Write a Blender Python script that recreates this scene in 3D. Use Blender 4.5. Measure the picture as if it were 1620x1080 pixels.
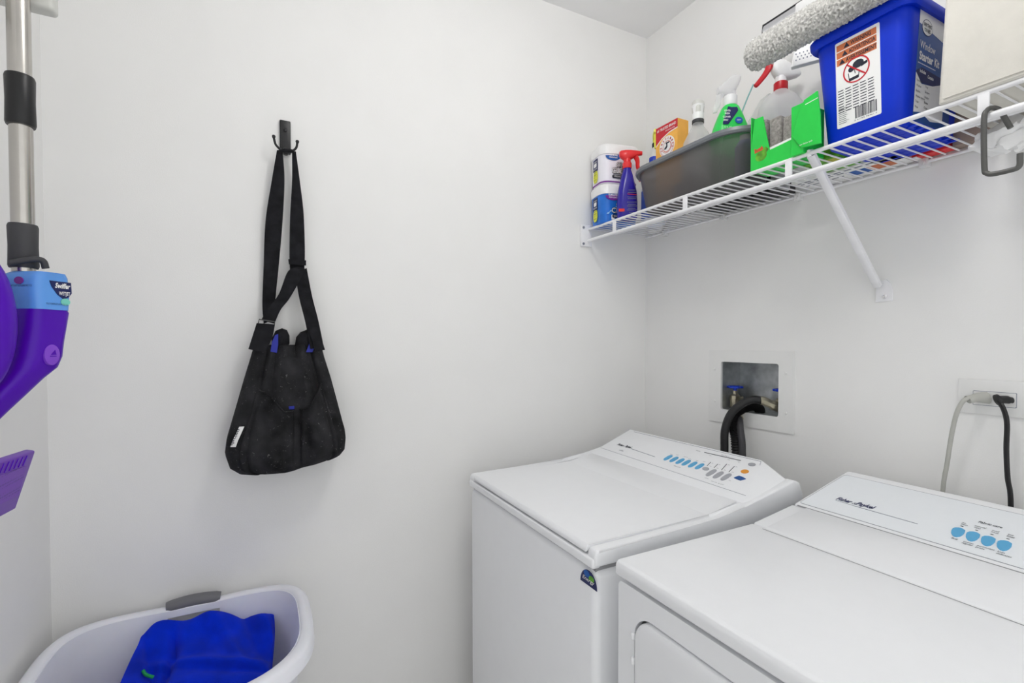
import bpy, bmesh, math, random
from mathutils import Vector, Matrix, noise
from math import sin, cos, pi, radians, exp
random.seed(4)
for o in list(bpy.data.objects): bpy.data.objects.remove(o)
SC = bpy.context.scene; COL = SC.collection

# ---------------------------------------------------------------- camera
W_, H_ = 1620, 1080
FPX, YAW, PIT, ROL, CY = 774.25, radians(27.216), radians(-1.129), radians(-0.071), 556.73
CAM = Vector((-1.437, -1.57, 1.32))
_f = Vector((sin(YAW)*cos(PIT), cos(YAW)*cos(PIT), sin(PIT)))
_r = Vector((cos(YAW), -sin(YAW), 0)); _u = _r.cross(_f)
CR = _r*cos(ROL) + _u*sin(ROL); CU = -_r*sin(ROL) + _u*cos(ROL)
cd = bpy.data.cameras.new('camera'); cam = bpy.data.objects.new('camera', cd); COL.objects.link(cam)
cd.sensor_width = 36; cd.lens = FPX/W_*36; cd.shift_y = (CY-540)/W_; cd.clip_start = 0.01
m = Matrix((CR, CU, -_f)).transposed().to_4x4(); m.translation = CAM; cam.matrix_world = m
SC.camera = cam

# ---------------------------------------------------------------- light
ROOM_X0, ROOM_Y1, CEIL = -1.898, -1.95, 2.576
wd = bpy.data.worlds.new('ambient_fill'); SC.world = wd; wd.use_nodes = True  # added ambient fill that flattens the light, entering by the front opening
wd.node_tree.nodes['Background'].inputs[0].default_value = (0.99, 1.0, 1.0, 1)
wd.node_tree.nodes['Background'].inputs[1].default_value = 1.15
DOME_STRENGTH = 22.5
SC.view_settings.view_transform = 'Standard'; SC.view_settings.look = 'None'
SC.view_settings.exposure = 0.06; SC.view_settings.gamma = 1; SC.view_settings.use_curve_mapping = False
SC.cycles.use_denoising = True
SC.cycles.max_bounces = 10; SC.cycles.diffuse_bounces = 7; SC.cycles.transparent_max_bounces = 16

# ---------------------------------------------------------------- measuring helpers (photo pixel -> point on a real plane)
def ray(x, y): return _f + CR*((x-810)/FPX) - CU*((y-CY)/FPX)
def at(x, y, ax, v):
    d = ray(x, y); return CAM + d*((v-CAM[ax])/d[ax])
def on(x, y, P, n):
    d = ray(x, y); return CAM + d*((Vector(P)-CAM).dot(n)/d.dot(n))

# ---------------------------------------------------------------- materials
def lin(c): return c/12.92 if c <= 0.04045 else ((c+0.055)/1.055)**2.4
def rgb(r, g, b): return (lin(r/255), lin(g/255), lin(b/255), 1)
MATS = {}
def mat(name, col, rough=.5, metal=0, trans=0, ior=1.45, var=.04, vscale=30, bump=0, bscale=200, sheen=0, coat=0, alpha=1, emit=0, spec=.5, sss=0):
    if name in MATS: return MATS[name]
    mt = bpy.data.materials.new(name); mt.use_nodes = True; nt = mt.node_tree
    b = nt.nodes['Principled BSDF']; I = b.inputs
    tc = nt.nodes.new('ShaderNodeTexCoord')
    nz = nt.nodes.new('ShaderNodeTexNoise'); nz.inputs['Scale'].default_value = vscale; nz.inputs['Detail'].default_value = 4
    nt.links.new(tc.outputs['Object'], nz.inputs['Vector'])
    rp = nt.nodes.new('ShaderNodeValToRGB')
    c = col if len(col) == 4 else (*col, 1)
    rp.color_ramp.elements[0].position = .3; rp.color_ramp.elements[1].position = .7
    rp.color_ramp.elements[0].color = (c[0]*(1-var), c[1]*(1-var), c[2]*(1-var), 1)
    rp.color_ramp.elements[1].color = (min(1, c[0]*(1+var)), min(1, c[1]*(1+var)), min(1, c[2]*(1+var)), 1)
    nt.links.new(nz.outputs['Fac'], rp.inputs['Fac']); nt.links.new(rp.outputs['Color'], I['Base Color'])
    I['Roughness'].default_value = rough; I['Metallic'].default_value = metal
    I['Transmission Weight'].default_value = trans; I['IOR'].default_value = ior
    I['Sheen Weight'].default_value = sheen; I['Coat Weight'].default_value = coat; I['Alpha'].default_value = alpha
    I['Specular IOR Level'].default_value = spec
    if emit: I['Emission Color'].default_value = c; I['Emission Strength'].default_value = emit
    if sss: I['Subsurface Weight'].default_value = sss; I['Subsurface Scale'].default_value = .01
    if bump:
        n2 = nt.nodes.new('ShaderNodeTexNoise'); n2.inputs['Scale'].default_value = bscale; n2.inputs['Detail'].default_value = 3
        nt.links.new(tc.outputs['Object'], n2.inputs['Vector'])
        bp = nt.nodes.new('ShaderNodeBump'); bp.inputs['Strength'].default_value = bump; bp.inputs['Distance'].default_value = .002
        nt.links.new(n2.outputs['Fac'], bp.inputs['Height']); nt.links.new(bp.outputs['Normal'], I['Normal'])
    MATS[name] = mt; return mt
M = dict(
 wall=mat('painted_wall', (.835, .832, .822), .6, var=.012, vscale=6, bump=.12, bscale=350, spec=.25),
 ceil=mat('ceiling_paint', (.88, .88, .885), .8, var=.01, vscale=6, bump=.1, bscale=300, spec=.2),
 floor=mat('floor_vinyl', (.74, .73, .71), .5, var=.05, vscale=4),
 trim=mat('trim_white', (.8, .8, .79), .35, var=.01),
 appl=mat('appliance_enamel', (.86, .87, .89), .28, var=.006, spec=.45),
 panel=mat('console_panel', (.82, .85, .88), .4, var=.006),
 gap=mat('dark_gap', (.10, .10, .10), .8),
 wire=mat('white_vinyl_wire', (.83, .83, .85), .3),
 clip=mat('translucent_clip', (.7, .7, .7), .35),
 black=mat('black_plastic', (.010, .010, .011), .38),
 blackm=mat('black_iron', (.012, .012, .014), .42),
 rubber=mat('black_rubber', (.014, .014, .015), .5),
 rubber2=mat('grey_rubber', (.045, .045, .05), .55),
 fabric=mat('black_canvas', (.020, .020, .022), .9, var=.6, vscale=18, bump=.5, bscale=900, spec=.2),
 fabric2=mat('black_canvas_strap', (.012, .012, .0145), .85, var=.4, vscale=40, bump=.5, bscale=900, spec=.2),
 lining=mat('blue_lining', (.02, .03, .35), .6),
 steel=mat('brushed_steel', (.52, .50, .47), .25, metal=1, var=.05),
 chrome=mat('chrome', (.8, .8, .82), .15, metal=1),
 galv=mat('galvanised_steel', (.40, .42, .43), .42, metal=.75, var=.3, vscale=25),
 brass=mat('tarnished_brass', (.50, .46, .34), .32, metal=.9, var=.2),
 valveblue=mat('blue_handwheel', (.01, .05, .55), .3),
 purple=mat('purple_plastic', rgb(80, 4, 176), .35, var=.02, spec=.35),
 purple2=mat('purple_button', rgb(130, 70, 205), .35),
 purple3=mat('purple_head', rgb(106, 46, 176), .45),
 lblue=mat('light_blue_bottle', rgb(98, 158, 232), .22, var=.03, sss=.1),
 basket=mat('white_basket', rgb(232, 233, 240), .4, var=.01, sss=.05),
 grip=mat('grey_grip', rgb(108, 108, 112), .45),
 towel=mat('blue_fleece', rgb(4, 46, 205), .95, var=.25, vscale=14, bump=.9, bscale=700, sheen=.06, spec=.1),
 green=mat('green_trim', rgb(15, 150, 80), .7),
 bucket=mat('blue_bucket', rgb(0, 48, 196), .42, var=.08, vscale=12, spec=.3),
 binf=mat('ivory_canvas', rgb(212, 209, 201), .8, var=.03, bump=.3, bscale=600),
 fluff=mat('grey_microfibre', rgb(198, 197, 193), .95, var=.28, vscale=170, bump=1, bscale=500, sheen=.2),
 pad=mat('grey_scrub_pad', rgb(150, 146, 142), .95, var=.35, vscale=160, bump=1, bscale=500),
 white=mat('white_plastic', (.84, .84, .84), .35),
 label=mat('white_label', (.85, .85, .84), .45, var=.01),
 red=mat('red_plastic', rgb(224, 44, 48), .3),
 dred=mat('dark_red_plastic', rgb(190, 24, 36), .3),
 pink=mat('pink_label', rgb(238, 108, 124), .45),
 navy=mat('navy_plastic', rgb(38, 26, 150), .25),
 navy2=mat('navy_print', rgb(18, 28, 86), .45),
 ink=mat('dark_ink', rgb(30, 34, 50), .5, var=0),
 greyink=mat('grey_ink', rgb(120, 125, 140), .5, var=0),
 blueink=mat('blue_ink', rgb(20, 88, 170), .5),
 cyanbtn=mat('sky_blue_button', rgb(88, 170, 216), .4, var=.01),
 greybtn=mat('grey_button', rgb(168, 170, 176), .4),
 orangebtn=mat('orange_button', rgb(236, 158, 52), .4),
 navybtn=mat('navy_button', rgb(16, 80, 150), .3),
 yellow=mat('yellow_print', rgb(222, 226, 60), .45),
 yplastic=mat('yellow_plastic', rgb(236, 232, 90), .35),
 purplep=mat('purple_print', rgb(126, 44, 150), .45),
 tubblue=mat('blue_tub_print', rgb(28, 110, 205), .35, var=.25, vscale=14),
 tubwhite=mat('white_tub_print', rgb(236, 234, 242), .35, var=.04, vscale=10),
 orange=mat('orange_carton', rgb(240, 178, 78), .5, var=.06),
 crimson=mat('crimson_print', rgb(196, 30, 46), .5),
 lime=mat('bright_green_carton', rgb(34, 200, 72), .4, var=.05),
 gspray=mat('bright_green_bottle', rgb(36, 204, 84), .35),
 leaf=mat('leaf_green_print', rgb(90, 160, 40), .5, var=.5, vscale=60),
 olive=mat('olive_print', rgb(180, 180, 60), .5),
 warn=mat('warning_orange', rgb(200, 112, 68), .5),
 card=mat('bare_card', rgb(150, 132, 122), .7),
 hook=mat('dark_grey_metal', rgb(92, 92, 90), .4, metal=.4),
 jug=mat('pale_blue_jug', rgb(225, 230, 244), .35, sss=.1),
 jlabel=mat('periwinkle_label', rgb(96, 124, 214), .4),
 lens=mat('dome_glass', (1, .985, .965), .4, emit=DOME_STRENGTH),
 holder=mat('pale_grey_plastic', rgb(205, 205, 200), .4),
)
def lint(mt):
    nt = mt.node_tree; b = nt.nodes['Principled BSDF']; old = b.inputs['Base Color'].links[0].from_socket
    tc = nt.nodes.new('ShaderNodeTexCoord'); n = nt.nodes.new('ShaderNodeTexNoise'); n.inputs['Scale'].default_value = 130; n.inputs['Detail'].default_value = 5; n.inputs['Distortion'].default_value = 1.5
    r = nt.nodes.new('ShaderNodeValToRGB'); r.color_ramp.elements[0].position = .66; r.color_ramp.elements[1].position = .74; mx = nt.nodes.new('ShaderNodeMix'); mx.data_type = 'RGBA'
    nt.links.new(tc.outputs['Object'], n.inputs['Vector']); nt.links.new(n.outputs['Fac'], r.inputs['Fac']); nt.links.new(r.outputs['Color'], mx.inputs[0])
    nt.links.new(old, mx.inputs[6]); mx.inputs[7].default_value = (.16, .16, .16, 1); nt.links.new(mx.outputs[2], b.inputs['Base Color'])
lint(M['fabric'])
def clearmat(name, col, rough, a, tr=.4):
    """thin clear or smoky plastic: part see-through, part surface"""
    mt = bpy.data.materials.new(name); mt.use_nodes = True; nt = mt.node_tree; nt.nodes.clear()
    out = nt.nodes.new('ShaderNodeOutputMaterial'); mix = nt.nodes.new('ShaderNodeMixShader')
    b = nt.nodes.new('ShaderNodeBsdfPrincipled'); t = nt.nodes.new('ShaderNodeBsdfTransparent')
    b.inputs['Base Color'].default_value = col; b.inputs['Roughness'].default_value = rough
    t.inputs[0].default_value = (min(1, .75+.25*col[0]), min(1, .75+.25*col[1]), min(1, .75+.25*col[2]), 1)
    lw = nt.nodes.new('ShaderNodeLayerWeight'); lw.inputs[0].default_value = .35
    mr = nt.nodes.new('ShaderNodeMapRange'); mr.inputs['To Min'].default_value = a; mr.inputs['To Max'].default_value = min(1, a+.45)
    nt.links.new(lw.outputs['Facing'], mr.inputs['Value']); nt.links.new(mr.outputs['Result'], mix.inputs[0])
    tl = nt.nodes.new('ShaderNodeBsdfTranslucent'); tl.inputs[0].default_value = col; m2 = nt.nodes.new('ShaderNodeMixShader'); m2.inputs[0].default_value = tr
    nt.links.new(b.outputs[0], m2.inputs[1]); nt.links.new(tl.outputs[0], m2.inputs[2])
    nt.links.new(t.outputs[0], mix.inputs[1]); nt.links.new(m2.outputs[0], mix.inputs[2]); nt.links.new(mix.outputs[0], out.inputs[0])
    MATS[name] = mt; return mt
M['clear'] = clearmat('clear_plastic', (.80, .81, .82, 1), .12, .30)
M['milky'] = clearmat('milky_plastic', (.90, .90, .91, 1), .25, .42)
M['baggie'] = clearmat('clear_film', (.88, .90, .90, 1), .12, .30)
M['smoke'] = clearmat('smoky_grey_plastic', rgb(124, 121, 122), .3, .50)
def dotted(name, base, dark, scale):
    mt = mat(name, base, .45); nt = mt.node_tree
    v = nt.nodes.new('ShaderNodeTexVoronoi'); v.inputs['Scale'].default_value = scale; v.inputs['Randomness'].default_value = .15
    tc = nt.nodes.new('ShaderNodeTexCoord'); nt.links.new(tc.outputs['Object'], v.inputs['Vector'])
    r = nt.nodes.new('ShaderNodeValToRGB'); r.color_ramp.elements[0].color = dark; r.color_ramp.elements[1].color = base
    r.color_ramp.elements[0].position = .22; r.color_ramp.elements[1].position = .34
    nt.links.new(v.outputs['Distance'], r.inputs['Fac']); nt.links.new(r.outputs['Color'], nt.nodes['Principled BSDF'].inputs['Base Color'])
    return mt
M['dots'] = dotted('purple_dotted_underside', rgb(112, 52, 180), rgb(66, 20, 130), 190)

# ---------------------------------------------------------------- mesh helpers
def V(*a): return Vector(a)
def rrect(w, h, r, n=6, cx=0, cy=0):
    r = min(r, w/2-1e-5, h/2-1e-5); P = []
    for (sx, sy, a0) in ((1, 1, 0), (-1, 1, 90), (-1, -1, 180), (1, -1, 270)):
        for k in range(n+1):
            a = radians(a0+90*k/n); P.append((cx+sx*(w/2-r)+r*cos(a), cy+sy*(h/2-r)+r*sin(a)))
    return P
def ell(rx, ry, n=24, cx=0, cy=0, e=2.0):
    P = []
    for k in range(n):
        a = 2*pi*k/n; c, s = cos(a), sin(a)
        P.append((cx+rx*math.copysign(abs(c)**(2/e), c), cy+ry*math.copysign(abs(s)**(2/e), s)))
    return P
def catmull(pts, sub=8):
    P = [Vector(p) for p in pts]
    if len(P) < 3: return P
    Q = [P[0]*2-P[1]]+P+[P[-1]*2-P[-2]]; out = []
    for i in range(1, len(Q)-2):
        a, b, c, d = Q[i-1:i+3]
        for k in range(sub):
            t = k/sub; out.append(.5*((2*b)+(c-a)*t+(2*a-5*b+4*c-d)*t*t+(-a+3*b-3*c+d)*t**3))
    out.append(P[-1]); return out
def lerp(tab, t):
    if t <= tab[0][0]: return tab[0][1]
    for (a, x), (b, y) in zip(tab, tab[1:]):
        if t <= b: return x+(y-x)*(t-a)/(b-a)
    return tab[-1][1]
def flat(O, u, v):
    O, u, v = Vector(O), Vector(u).normalized(), Vector(v).normalized(); n = u.cross(v)
    return lambda a, b, off=0: O+u*a+v*b+n*off
class MB:
    def __init__(s): s.v = []; s.f = []; s.T = Matrix()
    def add(s, vs, fs):
        k = len(s.v); s.v += [s.T @ Vector(p) for p in vs]; s.f += [[i+k for i in f] for f in fs]; return s
    def frombm(s, bm):
        bm.verts.ensure_lookup_table(); s.add([x.co.copy() for x in bm.verts], [[q.index for q in f.verts] for f in bm.faces]); bm.free(); return s
    def box(s, x0, x1, y0, y1, z0, z1, r=0, seg=3):
        bm = bmesh.new(); bmesh.ops.create_cube(bm, size=1)
        for q in bm.verts: q.co = V((x0+x1)/2+q.co.x*(x1-x0), (y0+y1)/2+q.co.y*(y1-y0), (z0+z1)/2+q.co.z*(z1-z0))
        if r: bmesh.ops.bevel(bm, geom=bm.edges[:], offset=r, segments=seg, profile=.5, affect='EDGES')
        bm.verts.index_update(); return s.frombm(bm)
    def loft(s, rings, c0=True, c1=True):
        n = len(rings[0]); vs = [p for r in rings for p in r]; fs = []
        for i in range(len(rings)-1):
            for j in range(n):
                a, b = i*n+j, i*n+(j+1) % n; fs.append([a, b, b+n, a+n])
        if c0: fs.append(list(range(n))[::-1])
        if c1: fs.append([(len(rings)-1)*n+j for j in range(n)])
        return s.add(vs, fs)
    def stack(s, rows, e=None):
        """rows of (z, w, d, r[, cx, cy]): rounded-rectangle sections"""
        R = []
        for q in rows:
            z, w, d, r = q[:4]; cx, cy = (q[4:6] if len(q) > 4 else (0, 0)); R.append([V(x, y, z) for x, y in rrect(w, d, r, 6, cx, cy)])
        return s.loft(R)
    def lathe(s, prof, c=(0, 0, 0), ax=None, n=28, cap=True, sx=1, sy=1):
        R = []; q = Matrix() if ax is None else Vector((0, 0, 1)).rotation_difference(Vector(ax)).to_matrix().to_4x4()
        for r, z in prof: R.append([Vector(c)+(q @ V(r*cos(2*pi*k/n)*sx, r*sin(2*pi*k/n)*sy, z)) for k in range(n)])
        return s.loft(R, cap, cap)
    def tube(s, pts, r, n=12, closed=False, smooth=0, sq=1.0):
        P = catmull(pts, smooth) if smooth else [Vector(p) for p in pts]
        if closed: P = P+[P[0], P[1]]
        R = []; up = None
        for i, p in enumerate(P):
            t = (P[min(i+1, len(P)-1)]-P[max(i-1, 0)]).normalized()
            if up is None: up = t.orthogonal().normalized()
            up = (up-t*up.dot(t)).normalized(); w = t.cross(up)
            rr = r(i/(len(P)-1)) if callable(r) else r
            R.append([p+up*(rr*cos(2*pi*k/n))+w*(rr*sq*sin(2*pi*k/n)) for k in range(n)])
        if closed: R = R[:-1]; return s.loft(R, False, False)
        return s.loft(R)
    def prism(s, poly, fn, d0, d1, bev=0, seg=3):
        """poly (a,b) list extruded between offsets d0,d1 through map fn(a,b,off)"""
        n = len(poly)
        if not bev: return s.loft([[fn(a, b, d0) for a, b in poly], [fn(a, b, d1) for a, b in poly]])
        bm = bmesh.new(); vs = [bm.verts.new(fn(a, b, d0)) for a, b in poly]; vt = [bm.verts.new(fn(a, b, d1)) for a, b in poly]
        bm.faces.new(vs[::-1]); bm.faces.new(vt)
        for i in range(n): bm.faces.new([vs[i], vs[(i+1) % n], vt[(i+1) % n], vt[i]])
        bmesh.ops.bevel(bm, geom=bm.edges[:], offset=bev, segments=seg, profile=.5, affect='EDGES'); bm.verts.index_update(); return s.frombm(bm)
    def ring(s, outer, inner, fn, d0, d1):
        n = len(outer); a = [fn(x, y, d0) for x, y in outer]; b = [fn(x, y, d1) for x, y in outer]
        c = [fn(x, y, d1) for x, y in inner]; d = [fn(x, y, d0) for x, y in inner]
        R = [a, b, c, d, a]; return s.loft(R, False, False)
    def shell(s, fn, na, nb, th):
        """closed thin sheet, fn(a,b,off), a and b in 0..1"""
        top = [[fn(i/na, j/nb, th) for i in range(na+1)] for j in range(nb+1)]; bot = [[fn(i/na, j/nb, 0) for i in range(na+1)] for j in range(nb+1)]
        vs = [p for r in top for p in r]+[p for r in bot for p in r]; N = (na+1)*(nb+1); fs = []
        I = lambda i, j: j*(na+1)+i
        for j in range(nb):
            for i in range(na):
                fs.append([I(i, j), I(i+1, j), I(i+1, j+1), I(i, j+1)]); fs.append([N+I(i, j), N+I(i, j+1), N+I(i+1, j+1), N+I(i+1, j)])
        for i in range(na): fs.append([I(i, 0), N+I(i, 0), N+I(i+1, 0), I(i+1, 0)]); fs.append([I(i, nb), I(i+1, nb), N+I(i+1, nb), N+I(i, nb)])
        for j in range(nb): fs.append([I(0, j), I(0, j+1), N+I(0, j+1), N+I(0, j)]); fs.append([I(na, j), N+I(na, j), N+I(na, j+1), I(na, j+1)])
        return s.add(vs, fs)
    def text(s, body, fn, a, b, h, w=None, off=.0009, align='LEFT', shear=0, bold=0, rot=0):
        cu = bpy.data.curves.new('t', 'FONT'); cu.body = body; cu.size = 1; cu.shear = shear; cu.offset = bold; cu.resolution_u = 3
        ob = bpy.data.objects.new('t', cu); me = bpy.data.meshes.new_from_object(ob)
        xs = [q.co.x for q in me.vertices] or [0, 1]; x0, x1 = min(xs), max(xs); k = h/.72; kx = (w/(x1-x0)) if w else k
        ox = {'LEFT': 0, 'CENTER': .5, 'RIGHT': 1}[align]*(x1-x0)*kx
        def mp(q):
            X, Y = (q.x-x0)*kx-ox, q.y*k
            if rot: X, Y = X*cos(rot)-Y*sin(rot), X*sin(rot)+Y*cos(rot)
            return fn(a+X, b+Y, off)
        s.add([mp(q.co) for q in me.vertices], [list(p.vertices) for p in me.polygons])
        bpy.data.objects.remove(ob); bpy.data.curves.remove(cu); bpy.data.meshes.remove(me); return s

def carve(mb, cutters):
    def tmp(q):
        me = bpy.data.meshes.new('q'); me.from_pydata(q.v, [], q.f); bm = bmesh.new(); bm.from_mesh(me); bmesh.ops.recalc_face_normals(bm, faces=bm.faces[:]); bm.to_mesh(me); bm.free()
        o = bpy.data.objects.new('q', me); COL.objects.link(o); return o
    a = tmp(mb); cs = []
    for c in cutters:
        o = tmp(c); cs.append(o); md = a.modifiers.new('b', 'BOOLEAN'); md.operation = 'DIFFERENCE'; md.object = o; md.solver = 'EXACT'
    bpy.context.view_layer.update(); dg = bpy.context.evaluated_depsgraph_get(); me = bpy.data.meshes.new_from_object(a.evaluated_get(dg))
    out = MB(); out.v = [v.co.copy() for v in me.vertices]; out.f = [list(p.vertices) for p in me.polygons]
    for o in cs+[a]: bpy.data.objects.remove(o)
    return out
def tag(o, label=None, cat=None, group=None, kind=None):
    for k, v in (('label', label), ('category', cat), ('group', group), ('kind', kind)):
        if v: o[k] = v
    return o
def thing(name, label, cat, loc=(0, 0, 0), rz=0, group=None):
    o = bpy.data.objects.new(name, None); COL.objects.link(o); o.empty_display_size = .05
    o.location = loc; o.rotation_euler = (0, 0, rz); o.matrix_world = Matrix.Translation(loc) @ Matrix.Rotation(rz, 4, 'Z')
    return tag(o, label, cat, group)
WM = {}
def obj(name, mb, mt, parent=None, world=True, smooth=True, ang=38, label=None, origin=None):
    me = bpy.data.meshes.new(name); vs = mb.v; L = Vector((0, 0, 0)); inv = Matrix()
    if parent is not None: inv = (WM.get(parent.name) or parent.matrix_world).inverted()
    if not world: inv = Matrix()
    elif parent is None:
        L = Vector(origin) if origin else V(sum(p.x for p in vs)/len(vs), sum(p.y for p in vs)/len(vs), min(p.z for p in vs)); inv = Matrix.Translation(-L)
    me.from_pydata([inv @ p for p in vs], [], mb.f); me.materials.append(mt)
    bm = bmesh.new(); bm.from_mesh(me); bmesh.ops.recalc_face_normals(bm, faces=bm.faces[:]); bm.to_mesh(me); bm.free()
    if smooth:
        for p in me.polygons: p.use_smooth = True
        me.set_sharp_from_angle(angle=radians(ang))
    o = bpy.data.objects.new(name, me); COL.objects.link(o)
    if parent is None: o.location = L; WM[o.name] = Matrix.Translation(L)
    else: o.parent = parent; WM[o.name] = (WM.get(parent.name) or parent.matrix_world).copy()
    if label: o['label'] = label
    return o
def struct(name, mb, mt, parent=None, **k):
    o = obj(name, mb, mt, parent, **k); o['kind'] = 'structure'; return o

# ================================================================ ROOM
TH = .12
struct('floor', MB().box(ROOM_X0-TH, TH, ROOM_Y1-TH, TH, -.1, 0), M['floor'], smooth=False)
struct('ceiling', MB().box(ROOM_X0-TH, TH, ROOM_Y1-TH, TH, CEIL, CEIL+.1), M['ceil'], smooth=False)
struct('wall_back', MB().box(ROOM_X0-TH, TH, 0, TH, 0, CEIL), M['wall'], smooth=False)
struct('wall_left', MB().box(ROOM_X0-TH, ROOM_X0, ROOM_Y1, 0, 0, CEIL), M['wall'], smooth=False)
HY0, HY1, HZ0, HZ1 = -.600, -.380, 1.083, 1.255      # supply box opening in the right wall
wr = MB().box(0, TH, ROOM_Y1, 0, 0, HZ0).box(0, TH, ROOM_Y1, 0, HZ1, CEIL)
wr.box(0, TH, HY1, 0, HZ0, HZ1).box(0, TH, ROOM_Y1, HY0, HZ0, HZ1)
struct('wall_right', wr, M['wall'], smooth=False)
DX0, DX1, DZ = -1.84, -.10, 2.30  # unseen opening, widened so more ambient fill reaches the right wall
wf = MB().box(ROOM_X0-TH, DX0, ROOM_Y1-TH, ROOM_Y1, 0, CEIL).box(DX1, TH, ROOM_Y1-TH, ROOM_Y1, 0, CEIL).box(DX0, DX1, ROOM_Y1-TH, ROOM_Y1, DZ, CEIL)
struct('wall_front', wf, M['wall'], smooth=False)
dt = MB().box(DX0-.06, DX0, ROOM_Y1, ROOM_Y1+.015, 0, DZ+.06).box(DX1, DX1+.06, ROOM_Y1, ROOM_Y1+.015, 0, DZ+.06).box(DX0, DX1, ROOM_Y1, ROOM_Y1+.015, DZ, DZ+.06)
struct('trim_1', dt, M['trim'], smooth=False)
struct('baseboard_back', MB().box(ROOM_X0, 0, -.014, 0, 0, .09), M['trim'], smooth=False)
struct('baseboard_left', MB().box(ROOM_X0, ROOM_X0+.014, ROOM_Y1+.016, -.014, 0, .09), M['trim'], smooth=False)
struct('baseboard_right', MB().box(-.014, 0, ROOM_Y1, -.014, 0, .09), M['trim'], smooth=False)

LX, LY = -.86, -1.04
lt = thing('ceiling_light', 'round white glass globe light on the laundry room ceiling', 'light', (LX, LY, CEIL))
obj('base_ring', MB().lathe([(.075, 0), (.075, -.025), (.068, -.032), (.05, -.034)], (LX, LY, CEIL)), M['trim'], lt)
obj('globe', MB().lathe([(.055, -.028)]+[(.115*sin(radians(k)), -.120+.092*cos(radians(k))) for k in range(35, 176, 10)]+[(.004, -.212)], (LX, LY, CEIL), n=36), M['lens'], lt)

# ================================================================ WASHER
YL, YR = -.138, -.792
wa = thing('washing_machine', 'white top-load washer with a sloped control console, in the corner by the back wall', 'washing machine', (-.52, -.465, 0))
obj('cabinet', MB().box(-.850, -.19, YR+.003, YL-.003, .02, .862, .016, 4), M['appl'], wa)
fmap = lambda y0: (lambda a, b, off=0: V(a, y0+off, b))
prof = [(-.852, .872), (-.852, .900), (-.846, .907), (-.50, .909), (-.41, .926), (-.225, .966), (-.20, .958), (-.185, .925), (-.185, .872)]
deck = MB()
deck.prism(prof, fmap(YR), 0, .028, .006)                                    # right rail
deck.prism(prof, fmap(YL-.034), 0, .034, .006)                               # left rail
deck.box(-.856, -.835, YR+.004, YL-.004, .868, .889, .005)                   # front rail under the lid
deck.prism([(-.838, .872), (-.838, .889), (-.50, .891), (-.40, .905), (-.40, .872)], fmap(YR+.02), 0, .60)
deck.prism([(-.41, .872), (-.41, .922), (-.225, .962), (-.20, .954), (-.188, .925), (-.188, .872)], fmap(YR+.004), 0, .646, .004)
obj('top_deck', deck, M['appl'], wa)
obj('deck_gap', MB().box(-.842, -.20, YR+.012, YL-.012, .855, .8725), mat('groove_shade_grey', (.32, .32, .33), .7), wa, smooth=False)  # grey filler, its colour stands in for soft shade in the deck groove
lid = MB().prism([(-.853, .893), (-.853, .902), (-.847, .9095), (-.50, .9115), (-.403, .9315), (-.403, .921), (-.50, .901), (-.84, .899)], fmap(YR+.0305), 0, .5865, .0022, 2)
obj('lid', lid, M['appl'], wa)
# console: sloped panel with a facet at the right end
C = [V(-.402, YR+.008, .9285), V(-.402, YL-.018, .9285), V(-.205, YL-.006, .9965), V(-.205, -.690, .9965),
     V(-.230, YR+.010, .962), V(-.192, YL-.008, .925), V(-.192, YR+.012, .925), V(-.40, YR+.008, .90), V(-.40, YL-.018, .90)]
con = bmesh.new(); cv = [con.verts.new(p) for p in C]
for f in ((0, 1, 2, 3), (0, 3, 4), (2, 5, 6, 4, 3), (1, 8, 5, 2), (0, 7, 8, 1), (0, 4, 6, 7), (5, 8, 7, 6)): con.faces.new([cv[i] for i in f])
bmesh.ops.recalc_face_normals(con, faces=con.faces[:])
bmesh.ops.bevel(con, geom=con.edges[:], offset=.009, segments=4, profile=.5, affect='EDGES'); con.verts.index_update()
console = obj('console', MB().frombm(con), M['appl'], wa, ang=60)
PW = V(-.402, -.5, .9285); NW = (V(-.402, -.2, .9285)-V(-.402, -.7, .9285)).cross(V(-.205, -.45, .9965)-V(-.402, -.45, .9285)).normalized()
if NW.z < 0: NW = -NW
UW = V(0, -1, 0); UW = (UW-NW*UW.dot(NW)).normalized(); VW = NW.cross(UW)
if VW.z < 0: VW = -VW
wmap = flat(PW, UW, VW)
def w2(px, py):
    p = on(px, py, PW, NW)-PW; return p.dot(UW), p.dot(VW)
Z7 = lambda x, y: w2(1030+x/8.526, 700+y/8.526)
def btn(ctr, hl, hw, mtl, name, parent, fn, e=2.6, up=.0016, skew=0):
    a, b = ctr; P = [(a+x+skew*y, b+y) for x, y in ell(hw, hl, 20, 0, 0, e)]
    return obj(name, MB().prism(P, fn, -.001, up), mtl, parent)
for c in ((230, 205), (310, 228), (392, 252), (475, 273), (562, 298), (655, 322)): btn(Z7(*c), .0175, .0076, M['cyanbtn'], 'button', console, wmap)
for c in ((812, 408), (907, 438), (1013, 465)): btn(Z7(*c), .0195, .0080, M['greybtn'], 'button', console, wmap)
for c in ((738, 355), (1360, 297)): btn(Z7(*c), .0075 if c[0] < 1000 else .008, .0105, M['greybtn'], 'button', console, wmap, 2)
btn(Z7(1265, 392), .0095, .0105, M['orangebtn'], 'button', console, wmap, 2)
a0 = Z7(1118, 478); a1 = Z7(1280, 492); tt = Z7(1190, 450); bb = Z7(1205, 512)
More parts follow.
